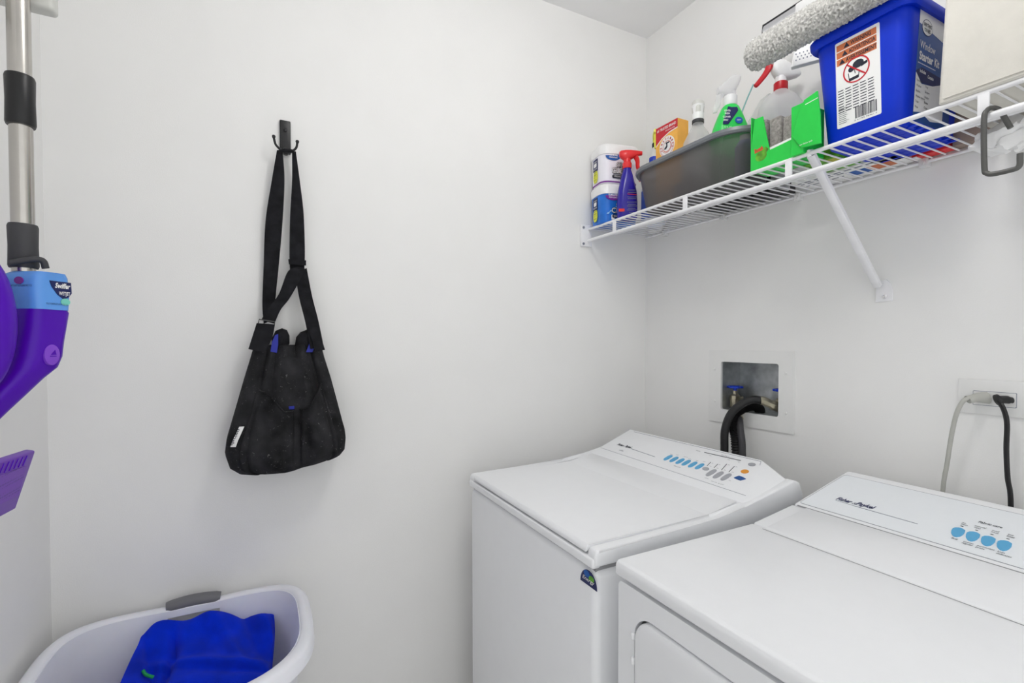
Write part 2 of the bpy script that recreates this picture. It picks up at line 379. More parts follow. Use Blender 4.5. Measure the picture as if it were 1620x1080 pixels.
obj('start_button', MB().prism([a0, ((a0[0]*.6+bb[0]*.4), (a0[1]*.4+bb[1]*.6)), bb, (a1[0]*.7+bb[0]*.3, a1[1]*.7+bb[1]*.3), a1, (a1[0]*.6+tt[0]*.4, a1[1]*.4+tt[1]*.6), tt, (a0[0]*.5+tt[0]*.5, a0[1]*.3+tt[1]*.7)], wmap, -.001, .0016), M['navybtn'], console)
pr = MB(); a, b = w2(976, 703.5); pr.text('Fisher', wmap, a, b, .0115, .030, shear=.2, bold=.035)
a, b = w2(988, 706.5); pr.text('Paykel', wmap, a, b, .0115, .030, shear=.2, bold=.035)
obj('lettering', pr, M['ink'], console, smooth=False)
pr = MB(); a, b = w2(985, 706); pr.text('&', wmap, a-.002, b, .008, shear=.2)
a, b = w2(979, 712.5); pr.text('elba', wmap, a, b, .0085, .02, shear=.3)
def strip(mb, fn, p, q, wd, off=.0008):
    (x0, y0), (x1, y1) = p, q; d = Vector((x1-x0, y1-y0)).normalized(); n = Vector((-d.y, d.x))*(wd/2)
    mb.prism([(x0+n.x, y0+n.y), (x0-n.x, y0-n.y), (x1-n.x, y1-n.y), (x1+n.x, y1+n.y)], fn, off-.0006, off)
strip(pr, wmap, w2(998, 709.5), w2(1036, 722.5), .0014)
strip(pr, wmap, w2(950, 708), w2(1180, 784), .0005); strip(pr, wmap, w2(1003, 683), w2(1204, 730), .0006); strip(pr, wmap, w2(1204, 730), w2(1202, 736), .0006)
obj('lettering', pr, M['greyink'], console, smooth=False)
pr = MB(); strip(pr, wmap, Z7(720, 132), Z7(1210, 243), .0022)
for x0, y0, x1, y1 in ((805, 265, 755, 315), (900, 290, 850, 340), (1020, 290, 950, 370), (1125, 320, 1050, 395)): strip(pr, wmap, Z7(x0, y0), Z7(x1, y1), .0014)
for x, y, t, h in ((255, 158, 'regular', .0030), (340, 165, 'heavy', .0030), (440, 190, 'easy iron', .0030), (500, 218, 'delicate', .0030), (600, 243, 'wool', .0030), (700, 258, 'bulky', .0030),
                   (300, 315, 'Wash cycle', .0042), (600, 110, 'WASH', .0042), (940, 168, 'Wash Progress', .0034), (780, 176, 'wash', .003), (1030, 232, 'rinse', .003), (1170, 264, 'spin', .003),
                   (722, 478, 'options', .003), (805, 520, 'water temp', .003), (900, 552, 'spin speed', .003), (1045, 512, 'start', .003),
                   (815, 278, 'high', .0028), (790, 320, 'low', .0028), (912, 298, 'hot', .0028), (880, 345, 'cold', .0028), (1035, 300, 'max', .0028), (985, 372, 'min', .0028), (1140, 328, 'fast', .0028), (1085, 400, 'slow', .0028)):
    a, b = Z7(x, y); pr.text(t, wmap, a, b, h, off=.0008)
obj('lettering', pr, M['ink'], console, smooth=False)
# half-round energy sticker on the front
smap = flat((-.8505, -.768, .828), (0, -1, 0), (0, 0, 1))
sp = [(-.028, 0), (.028, 0)]+[(.028*cos(radians(k)), .031*sin(radians(k))) for k in range(8, 176, 8)]
st = obj('sticker', MB().prism(sp, smap, 0, .0008), M['navy2'], wa, label='dark half-round sticker')
pr = MB(); pr.text('Energy', smap, 0, .008, .008, .040, .0011, 'CENTER', shear=.3); obj('lettering', pr, M['label'], st, smooth=False)
pr = MB().prism(ell(.010, .007, 16, -.006, .022), smap, .0008, .001); obj('blue_patch', pr, M['blueink'], st)
pr = MB().prism(ell(.009, .006, 16, .010, .017), smap, .0008, .001); obj('green_patch', pr, M['leaf'], st)

# ================================================================ DRYER
DYL, DYR = -.846, -1.50
dr = thing('dryer', 'white dryer with four sky blue console buttons and a front door, nearest the camera', 'dryer', (-.47, -1.17, 0))
DF = -.842
fr = flat((DF, DYL-.004, 0), (0, -1, 0), (0, 0, 1))           # a = distance along -y, b = z
W = (DYL-.004)-(DYR+.004)
cab = MB().box(DF+.012, -.08, DYR+.004, DYL-.004, .02, .875)
outer = rrect(W, .86, .012, 8, W/2, .445); inner = rrect(W-.088, .62, .045, 8, W/2, .525)
cab.ring(outer, inner, fr, -.014, 0)
obj('cabinet', cab, M['appl'], dr)
door = MB(); I2 = rrect(W-.096, .612, .042, 8, W/2, .525); I3 = rrect(W-.106, .602, .038, 8, W/2, .525)
door.loft([[fr(a, b, -.012) for a, b in I2], [fr(a, b, -.001) for a, b in I2], [fr(a, b, .003) for a, b in rrect(W-.099, .609, .041, 8, W/2, .525)], [fr(a, b, .0045) for a, b in I3]])
dd = obj('door', door, M['appl'], dr)
for z in (.79, .745): obj('hinge', MB().lathe([(.0035, -.006), (.0045, -.004), (.0045, .004), (.0035, .006)], (DF-.001, DYL-.0465, z), None, 12), M['appl'], dd)
obj('door_gap', MB().prism(rrect(W-.087, .621, .046, 8, W/2, .525), fr, -.0135, -.0115), M['gap'], dr)
top = MB()
tp = [(-.848, .884), (-.848, .905), (-.842, .9125), (-.458, .9145), (-.458, .884)]
top.prism(tp, fmap(DYR), 0, DYL-DYR, .0055, 4)
obj('top_panel', top, M['appl'], dr)
ZB = lambda x: .9145+(x+.455)*.155          # rear cover slope
rc = MB().prism([(-.455, .88), (-.455, .9150), (-.316, .9345), (-.316, .88)], fmap(DYR), 0, DYL-DYR, .004, 3)
rc.prism([(-.470, .9120), (-.455, .9172), (-.317, .9368), (-.317, .930)], fmap(DYR+.02), 0, (DYL-.034)-(DYR+.02), .0015, 2)
obj('rear_cover', rc, M['appl'], dr)
obj('seam', MB().box(-.4712, -.4698, DYR+.02, DYL-.034, .913, .9152).box(-.3150, -.3132, DYR+.005, DYL-.012, .9340, .9364), mat('seam_line', (.34, .34, .35), .7), dr, smooth=False)
dc = MB().prism([(-.313, .885), (-.313, .931), (-.308, .9375), (-.092, .9875), (-.078, .982), (-.066, .955), (-.066, .885)], fmap(DYR-.0), 0, DYL-DYR-.001, .006, 4)
dcon = obj('console', dc, M['appl'], dr)
PD = V(-.308, -1.0, .9377); Nd = V(-.05, 0, .216).normalized(); ND = Nd; UD = V(0, -1, 0); VD = ND.cross(UD)
if VD.z < 0: VD = -VD
dmap = flat(PD, UD, VD)
def d2(px, py):
    p = on(px, py, PD, ND)-PD; return p.dot(UD), p.dot(VD)
c00 = d2(1259, 797); c01 = d2(1339, 751.5)
v0, v1 = c00[1]+.011, c01[1]; u0 = (c00[0]+c01[0])/2
pan = MB().prism(rrect(.60, v1-v0, .006, 4, u0+.30, (v0+v1)/2), dmap, -.001, .0004); obj('fascia', pan, M['panel'], dcon)
ol = MB(); o2 = rrect(.602, v1-v0+.002, .007, 4, u0+.30, (v0+v1)/2); ol.ring(o2, rrect(.60, v1-v0, .006, 4, u0+.30, (v0+v1)/2), dmap, -.001, .0006); obj('fascia_edge', ol, mat('fascia_grey_line', rgb(158, 160, 166), .5), dcon)
Z5 = lambda x, y: d2(1490+x/10.8, 800+y/10.8)
shape = [(160, 470), (165, 430), (185, 395), (230, 380), (290, 382), (350, 395), (402, 430), (385, 475), (350, 508), (310, 530), (250, 540), (200, 525), (175, 500)]
ref = Z5(275, 460); loc_ = [(Z5(*p)[0]-ref[0], Z5(*p)[1]-ref[1]) for p in shape]
for c in ((275, 460), (527, 531), (790, 608), (1065, 688)):
    a, b = Z5(*c); obj('button', MB().prism([(a+x, b+y) for x, y in loc_], dmap, -.0005, .0018), M['cyanbtn'], dcon)
pr = MB(); a, b = d2(1322, 790); a2, _ = d2(1346, 796); pr.text('Fisher', dmap, a, b, .0150, a2-a, shear=.2, bold=.03)
a, b = d2(1353, 798); a2, _ = d2(1381, 806); pr.text('Paykel', dmap, a, b, .0150, a2-a, shear=.2, bold=.03); obj('lettering', pr, M['navy2'], dcon, smooth=False)
pr = MB(); a, b = d2(1347, 797); pr.text('&', dmap, a, b, .010, shear=.2); strip(pr, dmap, d2(1352, 800.5), d2(1452, 829), .0016); strip(pr, dmap, d2(1322, 791.5), d2(1352, 800.5), .0009)
obj('lettering', pr, M['greyink'], dcon, smooth=False)
pr = MB()
for x, y, x1, tx, h in ((620, 290, 1018, 'Fabric care', .0080), (340, 296, 408, 'no', .0045), (325, 322, 438, 'heat', .0045), (560, 350, 750, 'normal', .0045), (545, 378, 658, 'heat', .0045), (855, 430, 975, 'med', .0045), (838, 456, 965, 'heat', .0045),
                      (1125, 500, 1228, 'low', .0045), (1105, 527, 1238, 'heat', .0045), (158, 560, 270, 'fluff', .0045), (365, 620, 535, 'cotton', .0045), (335, 642, 525, 'regular', .0045), (598, 688, 900, 'permanent', .0045), (572, 715, 725, 'press', .0045),
                      (945, 790, 1075, 'knits', .0045), (922, 820, 1190, 'delicates', .0045)):
    a, b = Z5(x, y); a9, b9 = Z5(x1, y+(x1-x)*.27); pr.text(tx, dmap, a, b, h, a9-a, off=.0012, shear=.1, bold=.008)
for x, y in ((345, 352), (598, 422), (858, 493), (1130, 568)):
    a, b = Z5(x, y); pr.prism([(a-.002, b-.0008), (a+.002, b-.0008), (a+.002, b+.0008), (a-.002, b+.0008)], dmap, 0, .001)
obj('lettering', pr, M['ink'], dcon, smooth=False)

# ================================================================ WIRE SHELF
SY1 = ROOM_Y1+.03; ZT = 1.757
sh = thing('wire_shelf', 'long white vinyl-coated wire shelf along the right wall above the machines', 'shelf', (-.15, -.95, ZT))
obj('front_rod', MB().tube([(-.300, -.012, ZT), (-.300, SY1, ZT)], .0048), M['wire'], sh)
obj('lip_rod', MB().tube([(-.302, -.012, 1.7135), (-.302, SY1, 1.7135)], .0060), M['wire'], sh)
obj('rear_rod', MB().tube([(-.012, -.012, ZT-.005), (-.012, SY1, ZT-.005)], .0040), M['wire'], sh)
obj('middle_rod', MB().tube([(-.170, -.012, ZT-.006), (-.170, SY1, ZT-.006)], .0038), M['wire'], sh)
g = MB(); y = -.02
while y > SY1:
    g.tube([(-.006, y, ZT), (-.298, y, ZT), (-.303, y, ZT-.002)], .0021, 6); y -= .0254
obj('cross_wires', g, M['wire'], sh)
for y in (-.168, -.497, -.820, -1.177, -1.50, -1.83): obj('lip_strut', MB().box(-.3045, -.2995, y-.008, y+.008, 1.714, ZT, .001), M['wire'], sh)
for yy in (-.12, -.395, -.66, -.97, -1.27, -1.6):
    cl = obj('wall_clip', MB().box(-.022, 0, yy-.009, yy+.009, ZT-.018, ZT+.004, .003).lathe([(.004, 0), (.004, .004)], (-.022, yy, ZT-.008), (-1, 0, 0), 10), M['clip'], sh)
for yy, zz in ((-.40, 1.7515), (-.82, 1.7515)):
    pass
eb = MB().box(-.335, -.285, -.012, 0, 1.690, 1.775, .003)
ebo = obj('end_bracket', eb, M['wire'], sh)
for z in (1.762, 1.700): obj('screw', MB().lathe([(.005, 0), (.005, .002), (.002, .003)], (-.325, -.012, z), (0, -1, 0), 10), M['greyink'], ebo)
br = thing('shelf_brace', 'white diagonal metal brace running from the shelf front down to the right wall', 'bracket', (-.01, -.885, 1.42))
p0, p1 = V(-.295, -.868, 1.752), V(-.014, -.872, 1.462)
d = (p1-p0).normalized(); up = V(0, 1, 0); nn = d.cross(up)
s2 = MB()
prf = [(-.0088, 0), (-.0088, .009), (-.006, .011), (.006, .011), (.0088, .009), (.0088, 0), (.006, -.002), (-.006, -.002)]
s2.loft([[p0+up*a+nn*b for a, b in prf], [p1+up*a+nn*b for a, b in prf]])
s2.tube([p0+V(-.004, 0, -.002), p0+V(-.006, 0, .010), p0+V(.006, 0, .012)], .005, 8)
obj('strut', s2, M['wire'], br)
pl = flat((-.001, -.882, 1.445), (0, -1, 0), (0, 0, 1))
pp = [(-.020, .022), (-.012, .034), (.006, .036), (.018, .026), (.024, .010), (.024, -.020), (-.022, -.022)]
obj('foot_plate', MB().prism([(a*.85, b-.0) for a, b in pp], pl, -.001, .003, .0006, 1), M['wire'], br)
obj('screw', MB().lathe([(.0055, 0), (.0055, .002), (.003, .0035)], (-.004, -.886, 1.436), (-1, 0, 0), 12), M['chrome'], br)

# S-shaped hook hanging on the shelf
hk = [at(*p, 0, -.306) for p in ((1556, 188), (1555, 268))]
x0 = -.312
P = [V(-.278, -1.196, 1.690), V(-.280, -1.190, 1.706), V(-.286, -1.184, 1.7235), V(-.298, -1.178, 1.7275), V(-.309, -1.175, 1.722), V(-.314, -1.173, 1.705), V(-.314, -1.1745, 1.625), V(-.314, -1.178, 1.612), V(-.314, -1.188, 1.608), V(-.314, -1.2115, 1.608), V(-.314, -1.2175, 1.610), V(-.314, -1.2195, 1.615), V(-.314, -1.2195, 1.624), V(-.314, -1.2195, 1.632)]
P = [p+V(0, -.009, 0) for p in P]
tag(obj('storage_hook', MB().tube(P, .0042, 12, smooth=5), M['hook']), 'dark grey bent metal hook hanging from the lip of the wire shelf', 'hook')

# ================================================================ THINGS ON THE SHELF
S = ZT+.0025     # resting height on the cross wires
def grid_lid(w, d, r, z): return [(z, w, d, r), (z+.004, w+.004, d+.004, r), (z+.024, w+.004, d+.004, r), (z+.030, w-.004, d-.004, r*.9), (z+.033, w-.05, d-.04, r*.7)]
def tub(z0, label, body, shieldm, shieldtxt, blue):
    RZ = radians(-12); c = V(-.234, -.082, z0)
    t = thing('detergent_tub', label, 'tub', c, RZ, 'stacked stain remover tubs')
    w, dd_, hh = .152, .115, .112
    obj('container', MB().stack([(0, w-.016, dd_-.016, .026), (.004, w-.006, dd_-.006, .03), (hh, w, dd_, .032)]), body, t, world=False)
    obj('lid', MB().stack([(hh-.006, w+.006, dd_+.006, .034), (hh+.022, w+.007, dd_+.007, .034), (hh+.030, w-.002, dd_-.002, .031), (hh+.033, w-.03, dd_-.03, .022)]), M['white'], t, world=False)
    f = flat((0, -dd_/2-.0008, 0), (1, 0, 0), (0, 0, 1)); sd = flat((-w/2-.0008, 0, 0), (0, -1, 0), (0, 0, 1))
    sp_ = [(-.040+.052*0, hh-.004)]+[(-.034+.030*cos(radians(180+k)), hh-.014+.016*sin(radians(180+k))) for k in range(0, 181, 15)]+[(.018, hh-.004), (-.042, hh-.004)]
    obj('top_badge', MB().prism(sp_[1:-1], f, -.001, .0004), shieldm, t, world=False)
    k = MB(); k.text(shieldtxt[0], f, -.034, hh-.014, .0065, .036, .0009, 'CENTER', bold=.03); k.text(shieldtxt[1], f, -.034, hh-.022, .005, .034, .0009, 'CENTER', bold=.02)
    obj('lettering', k, M['label'], t, world=False, smooth=False)
    k = MB()
    for (tx, xx, zz, hgt) in (('OXI', -.022, .060, .016), ('CLEAN', -.040, .036, .020)): k.text(tx, f, xx, zz, hgt, hgt*len(tx)*.78, .0010, bold=.075)
    k.prism(rrect(.05, .012, .005, 4, -.012, .024), f, -.0005, .0008)
    obj('brand_shadow', k, M['ink'], t, world=False, smooth=False)
    k = MB()
    for (tx, xx, zz, hgt) in (('OXI', -.0215, .0605, .015), ('CLEAN', -.0395, .0365, .019)): k.text(tx, f, xx, zz, hgt, hgt*len(tx)*.80, .0016, bold=.01)
    k.text('VERSATILE' if not blue else 'ODOR', f, -.012, .0215, .006, .040, .0014, 'CENTER')
    obj('brand_lettering', k, M['label'], t, world=False, smooth=False)
    obj('info_block', MB().prism(rrect(.036, .044, .002, 3, -.002, .079), sd, -.001, .0004), M['navy2'], t, world=False)
    k = MB(); k.text('STAIN', sd, -.002, .088, .006, .028, .0008, 'CENTER'); k.text('FIGHTER', sd, -.002, .062, .006, .030, .0008, 'CENTER'); k.prism(rrect(.022, .014, .003, 3, -.002, .079), sd, 0, .0006)
    obj('lettering', k, M['label'], t, world=False, smooth=False)
    ys = []
    for q in range(28):
        a = 2*pi*q/28; rr = 1 if q % 2 else .84; ys.append((-.002+.018*rr*cos(a), .036+.026*rr*sin(a)))
    ys = [(-.002+.017*math.copysign(abs(cos(2*pi*q/24))**.7, cos(2*pi*q/24)), .036+.024*sin(2*pi*q/24)*(1.0 if q % 2 else .9)) for q in range(24)]
    obj('yellow_burst', MB().prism(ys, sd, -.001, .0003), M['yellow'], t, world=False)
    k = MB()
    for zz, tx in ((.050, 'WHITENS'), (.041, 'BRIGHTENS'), (.032, '* *'), (.022, 'REMOVES')): k.text(tx, sd, -.002, zz, .0045, .022, .0007, 'CENTER')
    obj('lettering', k, M['ink'], t, world=False, smooth=False)
    if blue:
        k = MB()
        for q in range(5): k.prism([(-.060+q*.012, .030+q*.009), (-.056+q*.012, .036+q*.009), (-.046+q*.012, .040+q*.009), (-.050+q*.012, .032+q*.009)], f, -.0005, .0005)
        obj('swirl', k, mat('pale_blue_print', rgb(150, 200, 240), .4), t, world=False, smooth=False)
        k = MB().prism(rrect(.012, .018, .002, 3, -.034, .020), f, -.0005, .0006); obj('scoop_mark', k, M['label'], t, world=False, smooth=False)
    if not blue:
        obj('purple_band', MB().stack([(.0035, w-.0045, dd_-.0045, .03), (.008, w-.0035, dd_-.0035, .03)]), M['purplep'], t, world=False)
    return t
tub(S, 'blue labelled stain remover tub, lower one of the stack at the shelf end', M['tubblue'], M['purplep'], ('ELIMINATES', 'ODOR SCENTS'), True)
tub(S+.1455, 'white labelled stain remover tub, sitting on top of the blue one', M['tubwhite'], M['blueink'], ('45% MORE', 'CONCENTRATE'), False)

def rot2(p, a): return (p[0]*cos(a)-p[1]*sin(a), p[0]*sin(a)+p[1]*cos(a))
HEADS = {'A': (((-.024, .045, .007, .007), (-.020, .044, .011, .010), (-.006, .040, .017, .0125), (.010, .042, .015, .012), (.028, .046, .009, .009), (.040, .047, .0065, .007), (.046, .047, .006, .006)),
               ((.026, .038), (.032, .024), (.033, .006), (.040, -.012), (.043, -.018))),
         'B': (((-.020, .058, .005, .006), (-.017, .056, .009, .010), (-.008, .047, .019, .0125), (.004, .039, .022, .0125), (.014, .036, .015, .011), (.023, .033, .009, .009), (.028, .032, .007, .007)),
               ((.018, .030), (.024, .018), (.027, .002), (.032, -.008), (.033, -.014))),
         'C': (((-.040, .036, .004, .005), (-.034, .037, .009, .009), (-.018, .040, .016, .0125), (-.002, .044, .022, .0135), (.010, .048, .020, .0125), (.017, .052, .013, .010), (.019, .053, .011, .008)),
               ((.016, .056), (.024, .055), (.027, .046), (.036, .032), (.050, .015), (.054, .012)))}
def trigger_head(t, z, s, headm, trigm, collm, body=None, style='A', ch=.016):
    """spray head pointing along local +x; z = neck height"""
    obj('collar', MB().lathe([(.0135*s, 0), (.014*s, .002), (.014*s, ch*s), (.012*s, (ch+.002)*s)], (0, 0, z), None, 20), collm, t, world=False)
    sl = [[V(x*s, y_*s, z+(zc+z_)*s) for y_, z_ in ell(hy, hz, 16, e=3)] for x, zc, hz, hy in HEADS[style][0]]
    hd = MB().loft(sl); hd.lathe([(.0115*s, .012*s), (.011*s, .036*s)], (0, 0, z), None, 16)
    h = obj('spray_head', hd, headm, t, world=False)
    obj('trigger', MB().tube([V(x*s, 0, z+q*s) for x, q in HEADS[style][1]], lambda u: (.0058-.0024*u)*s, 8, smooth=4, sq=1.5), trigm, t, world=False)
    return h
# navy spray bottle, red head
t = thing('spray_bottle', 'navy spray bottle with a red trigger head in front of the tubs', 'spray bottle', (-.258, -.184, S), radians(-28))
b = MB().stack([(0, .062, .040, .015), (.004, .070, .046, .018), (.06, .071, .047, .018), (.10, .066, .045, .018), (.135, .052, .040, .018), (.160, .040, .036, .017), (.178, .028, .028, .0135), (.186, .026, .026, .0128)])
bo = obj('bottle', b, M['navy'], t, world=False)
trigger_head(t, .184, 1.15, M['red'], M['red'], M['red'])
f = flat((0, -.0240, 0), (1, 0, 0), (0, 0, 1))
obj('red_tag', MB().prism(rrect(.020, .010, .001, 2, -.024, .030), f, -.002, .0006), M['red'], t, world=False)
obj('pink_tag', MB().prism([(.020, .150), (.036, .176), (.046, .168), (.042, .140), (.030, .132)], flat((.012, -.012, 0), (1, 0, 0), (0, 0, 1)), -.002, .002), M['pink'], t, world=False)
k = MB()
for z_, w_ in ((.100, .024), (.092, .030), (.076, .034), (.070, .030), (.058, .034), (.050, .028), (.044, .034), (.036, .026), (.030, .034), (.022, .02)): k.prism(rrect(w_, .0016, .0005, 1, .012, z_), f, -.001, .0006)
obj('fine_print', k, M['greyink'], t, world=False, smooth=False)
obj('red_rule', MB().prism([(-.004, .086), (.030, .083), (.030, .0845), (-.004, .0875)], f, -.001, .0006), M['red'], t, world=False)

# pale jug with blue cap
t = thing('detergent_jug', 'pale blue jug with a periwinkle label and blue cap, between navy spray bottle and basin', 'jug', (-.120, -.172, S), 0)
obj('bottle', MB().stack([(0, .070, .072, .02), (.006, .080, .080, .028), (.13, .080, .080, .028), (.165, .066, .068, .028), (.185, .045, .05, .02), (.195, .032, .032, .0155)]), M['jug'], t, world=False)
obj('label_band', MB().stack([(.02, .0815, .0815, .029), (.125, .0815, .0815, .029)]), M['jlabel'], t, world=False)
obj('neck', MB().lathe([(.0155, .19), (.0155, .222)], (0, 0, 0)), M['white'], t, world=False)
obj('cap', MB().lathe([(.0165, .220), (.0175, .223), (.0175, .248), (.0155, .251)], (0, 0, 0)), mat('cobalt_cap', rgb(20, 60, 190), .3), t, world=False)
# yellow trigger bottle behind
t = thing('spray_bottle', 'spray bottle with a yellow head, by the wall behind the orange carton', 'spray bottle', (-.040, -.098, S), radians(225))
obj('bottle', MB().stack([(0, .06, .05, .02), (.18, .065, .052, .02), (.282, .045, .04, .018), (.329, .026, .026, .012)]), M['white'], t, world=False)
trigger_head(t, .327, 1.05, M['yplastic'], M['yplastic'], M['blackm'])

# smoky basin
bs = thing('plastic_basin', 'smoky grey translucent plastic basin holding cleaning bottles', 'basin', (-.168, -.475, S))
bcx, bcy = -.200, -.464
rows = []
def bring(z, w, d, r): return [V(x, y_, z) for x, y_ in rrect(w, d, r, 10, bcx, bcy)]
R = [bring(S, .146, .38, .065), bring(S+.004, .156, .40, .072), bring(S+.136, .200, .458, .097), bring(S+.140, .204, .490, .099),
     bring(S+.141, .196, .454, .095), bring(S+.010, .150, .392, .070), bring(S+.006, .144, .38, .065)]
bb_ = MB(); bb_.loft(R[:3]+R[4:], True, True)
obj('tub_body', bb_, M['smoke'], bs)
rm = MB(); rm.loft([bring(S+.128, .200, .458, .097), bring(S+.128, .220, .478, .107), bring(S+.134, .226, .484, .110), bring(S+.143, .222, .480, .108), bring(S+.146, .204, .462, .099), bring(S+.143, .192, .450, .093), bring(S+.128, .200, .458, .097)], False, False)
obj('rim', rm, mat('smoky_rim', rgb(112, 115, 120), .3), bs)
BF = S+.0065+.001
# carton
t = thing('baking_soda_carton', 'orange and red baking soda carton standing in the basin end', 'box', (-.190, -.312, BF))
o_ = MB().box(-.222, -.174, -.388, -.290, BF, 2.050); bx = obj('carton', o_, M['orange'], t, smooth=False)
f = flat((-.2222, -.290, BF), (0, -1, 0), (0, 0, 1)); HT = 2.050-BF
obj('red_band', MB().prism([(0, HT), (.098, HT), (.098, HT-.028), (.062, HT-.031), (.028, HT-.042), (0, HT-.060)], f, -.0005, .0004), M['crimson'], t, smooth=False)
obj('edge_line', MB().prism([(0, HT-.060), (.028, HT-.042), (.062, HT-.031), (.098, HT-.028), (.098, HT-.031), (.062, HT-.034), (.028, HT-.045), (0, HT-.063)], f, -.0005, .0006), M['label'], t, smooth=False)
k = MB(); k.text('#1 TRUSTED BRAND', f, .049, HT-.016, .0085, .084, .0008, 'CENTER', bold=.02, rot=0); k.text('PURE BAKING SODA', f, .066, HT-.0255, .0045, .042, .0008, 'CENTER')
obj('lettering', k, M['label'], t, smooth=False)
lc = (.052, HT-.076)
obj('emblem_ring', MB().ring(ell(.034, .034, 32, *lc), ell(.019, .019, 32, *lc), f, -.0004, .0007), M['label'], t)
obj('emblem_arc', MB().ring([(lc[0]+.031*cos(radians(k*180/16+180)), lc[1]+.031*sin(radians(k*180/16+180))) for k in range(17)]+[(lc[0]+.021*cos(radians(360-k*180/16)), lc[1]+.021*sin(radians(360-k*180/16))) for k in range(17)],
    [(lc[0]+.030*cos(radians(k*180/16+180)), lc[1]+.030*sin(radians(k*180/16+180))) for k in range(17)]+[(lc[0]+.022*cos(radians(360-k*180/16)), lc[1]+.022*sin(radians(360-k*180/16))) for k in range(17)], f, 0, .0011), M['crimson'], t)
obj('emblem_disc', MB().prism(ell(.018, .018, 28, *lc), f, -.0004, .0006), M['crimson'], t)
k = MB(); k.prism(ell(.0165, .0165, 28, *lc), f, 0, .0009); obj('emblem_field', k, M['label'], t)
k = MB()
for i, ch in enumerate('ARM&HAMMER'):
    a = radians(200-i*24.5); k.text(ch, f, lc[0]+.0225*cos(a), lc[1]+.0225*sin(a), .0085, .005, .0013, 'CENTER', bold=.02, rot=a-pi/2)
obj('lettering', k, M['crimson'], t, smooth=False)
k = MB(); k.prism([(lc[0]-.012, lc[1]-.008), (lc[0]-.004, lc[1]-.009), (lc[0]+.003, lc[1]-.002), (lc[0]+.002, lc[1]+.010), (lc[0]-.002, lc[1]+.011), (lc[0]-.003, lc[1]+.001), (lc[0]-.010, lc[1]-.003)], f, 0, .0013)
k.prism(rrect(.016, .005, .001, 2, lc[0]+.003, lc[1]+.011), f, 0, .0014); obj('emblem_figure', k, M['ink'], t, smooth=False)

# clear bottle with flip cap
c = V(-.205, -.456, BF+.004)
t = thing('squeeze_bottle', 'clear plastic bottle with a grey and white cap, left of the green spray bottle', 'bottle', c)
obj('bottle', MB().lathe([(.038, 0), (.045, .004), (.047, .10), (.0475, .150), (.043, .178), (.030, .205), (.0185, .224), (.016, .236)]), M['clear'], t, world=False)
obj('contents', MB().lathe([(.036, .004), (.042, .01), (.043, .14), (.041, .160)]), M['milky'], t, world=False)
obj('neck_ring', MB().lathe([(.0178, .236), (.018, .237), (.018, .246), (.017, .247)]), M['rubber2'], t, world=False)
obj('cap', MB().lathe([(.0172, .247), (.0175, .249), (.0175, .266), (.0165, .268), (.0185, .285), (.0195, .292)]), M['white'], t, world=False)
obj('flip_top', MB().stack([(.268, .032, .032, .013), (.285, .035, .035, .014), (.302, .036, .030, .012), (.308, .028, .020, .008)]), M['holder'], t, world=False)
obj('dip_tube', MB().tube([(0, 0, .01), (.004, 0, .236)], .003, 8), M['milky'], t, world=False)
# green spray bottle
c = V(-.205, -.575, BF)
t = thing('spray_bottle', 'bright green spray bottle with a navy label and clear head, in the basin', 'spray bottle', c, radians(152))
obj('bottle', MB().stack([(0, .10, .058, .025), (.005, .108, .064, .028), (.15, .112, .066, .028), (.185, .092, .060, .026), (.215, .070, .050, .023), (.238, .048, .040, .018), (.246, .032, .032, .015)]), M['gspray'], t, world=False)
trigger_head(t, .244, 1.35, M['milky'], M['milky'], M['white'], style='B', ch=.020)
def gm(a, b, off=0):      # sloping shoulder of the green bottle, camera side (local +y)
    zz = b; y_ = lerp([(.15, .0335), (.185, .0305), (.215, .0255), (.232, .0205), (.24, .0165)], zz); return V(-a, y_+off, zz)
k = MB()
def gpatch(a0, a1, b0, b1, off): k.shell(lambda u, v, o: gm(a0(b0+(b1-b0)*v)+(a1(b0+(b1-b0)*v)-a0(b0+(b1-b0)*v))*u, b0+(b1-b0)*v, off+o), 6, 8, .0004)
gpatch(lambda z: -(.033-(z-.185)*.36) if z > .185 else -.034, lambda z: -.016+(z-.182)*.75 if z < .222 else .014-(z-.222)*.4, .178, .2335, .0006)
obj('navy_label', k, M['navy2'], t, world=False)
k = MB(); k.prism(ell(.011, .010, 20, .012, .190), gm, .0008, .0016); obj('badge', k, M['blueink'], t, world=False)
k = MB()
for tx, xx, zz, w in (('SCENTED', -.019, .217, .018), ('FRESH', -.020, .208, .014), ('CLEANER', -.022, .198, .022), ('SPRAY', -.025, .188, .014)): k.text(tx, gm, xx, zz, .0055, w, .0016, 'CENTER', bold=.02)
k.text('NEW', gm, .012, .188, .005, .011, .0022, 'CENTER'); k.text('32 FL OZ', gm, -.02, .168, .004, .02, .0012, 'CENTER')
obj('lettering', k, M['label'], t, world=False, smooth=False)
# things seen dimly through the basin
t = thing('cleaning_bottle', 'lavender bottle dimly visible through the smoky basin side', 'bottle', (-.215, -.633, BF)); obj('bottle', MB().stack([(0, .06, .032, .014), (.10, .062, .034, .015), (.12, .03, .03, .012)]), mat('lavender_plastic', rgb(120, 125, 190), .4), t, world=False)
obj('cap', MB().lathe([(.014, .12), (.014, .135)]), M['white'], t, world=False)
tag(obj('folded_cloth', MB().box(-.273, -.254, -.50, -.42, BF, BF+.05, .006, 3), M['pad']), 'pale folded cloth lying in the smoky basin below the clear bottle', 'cloth')

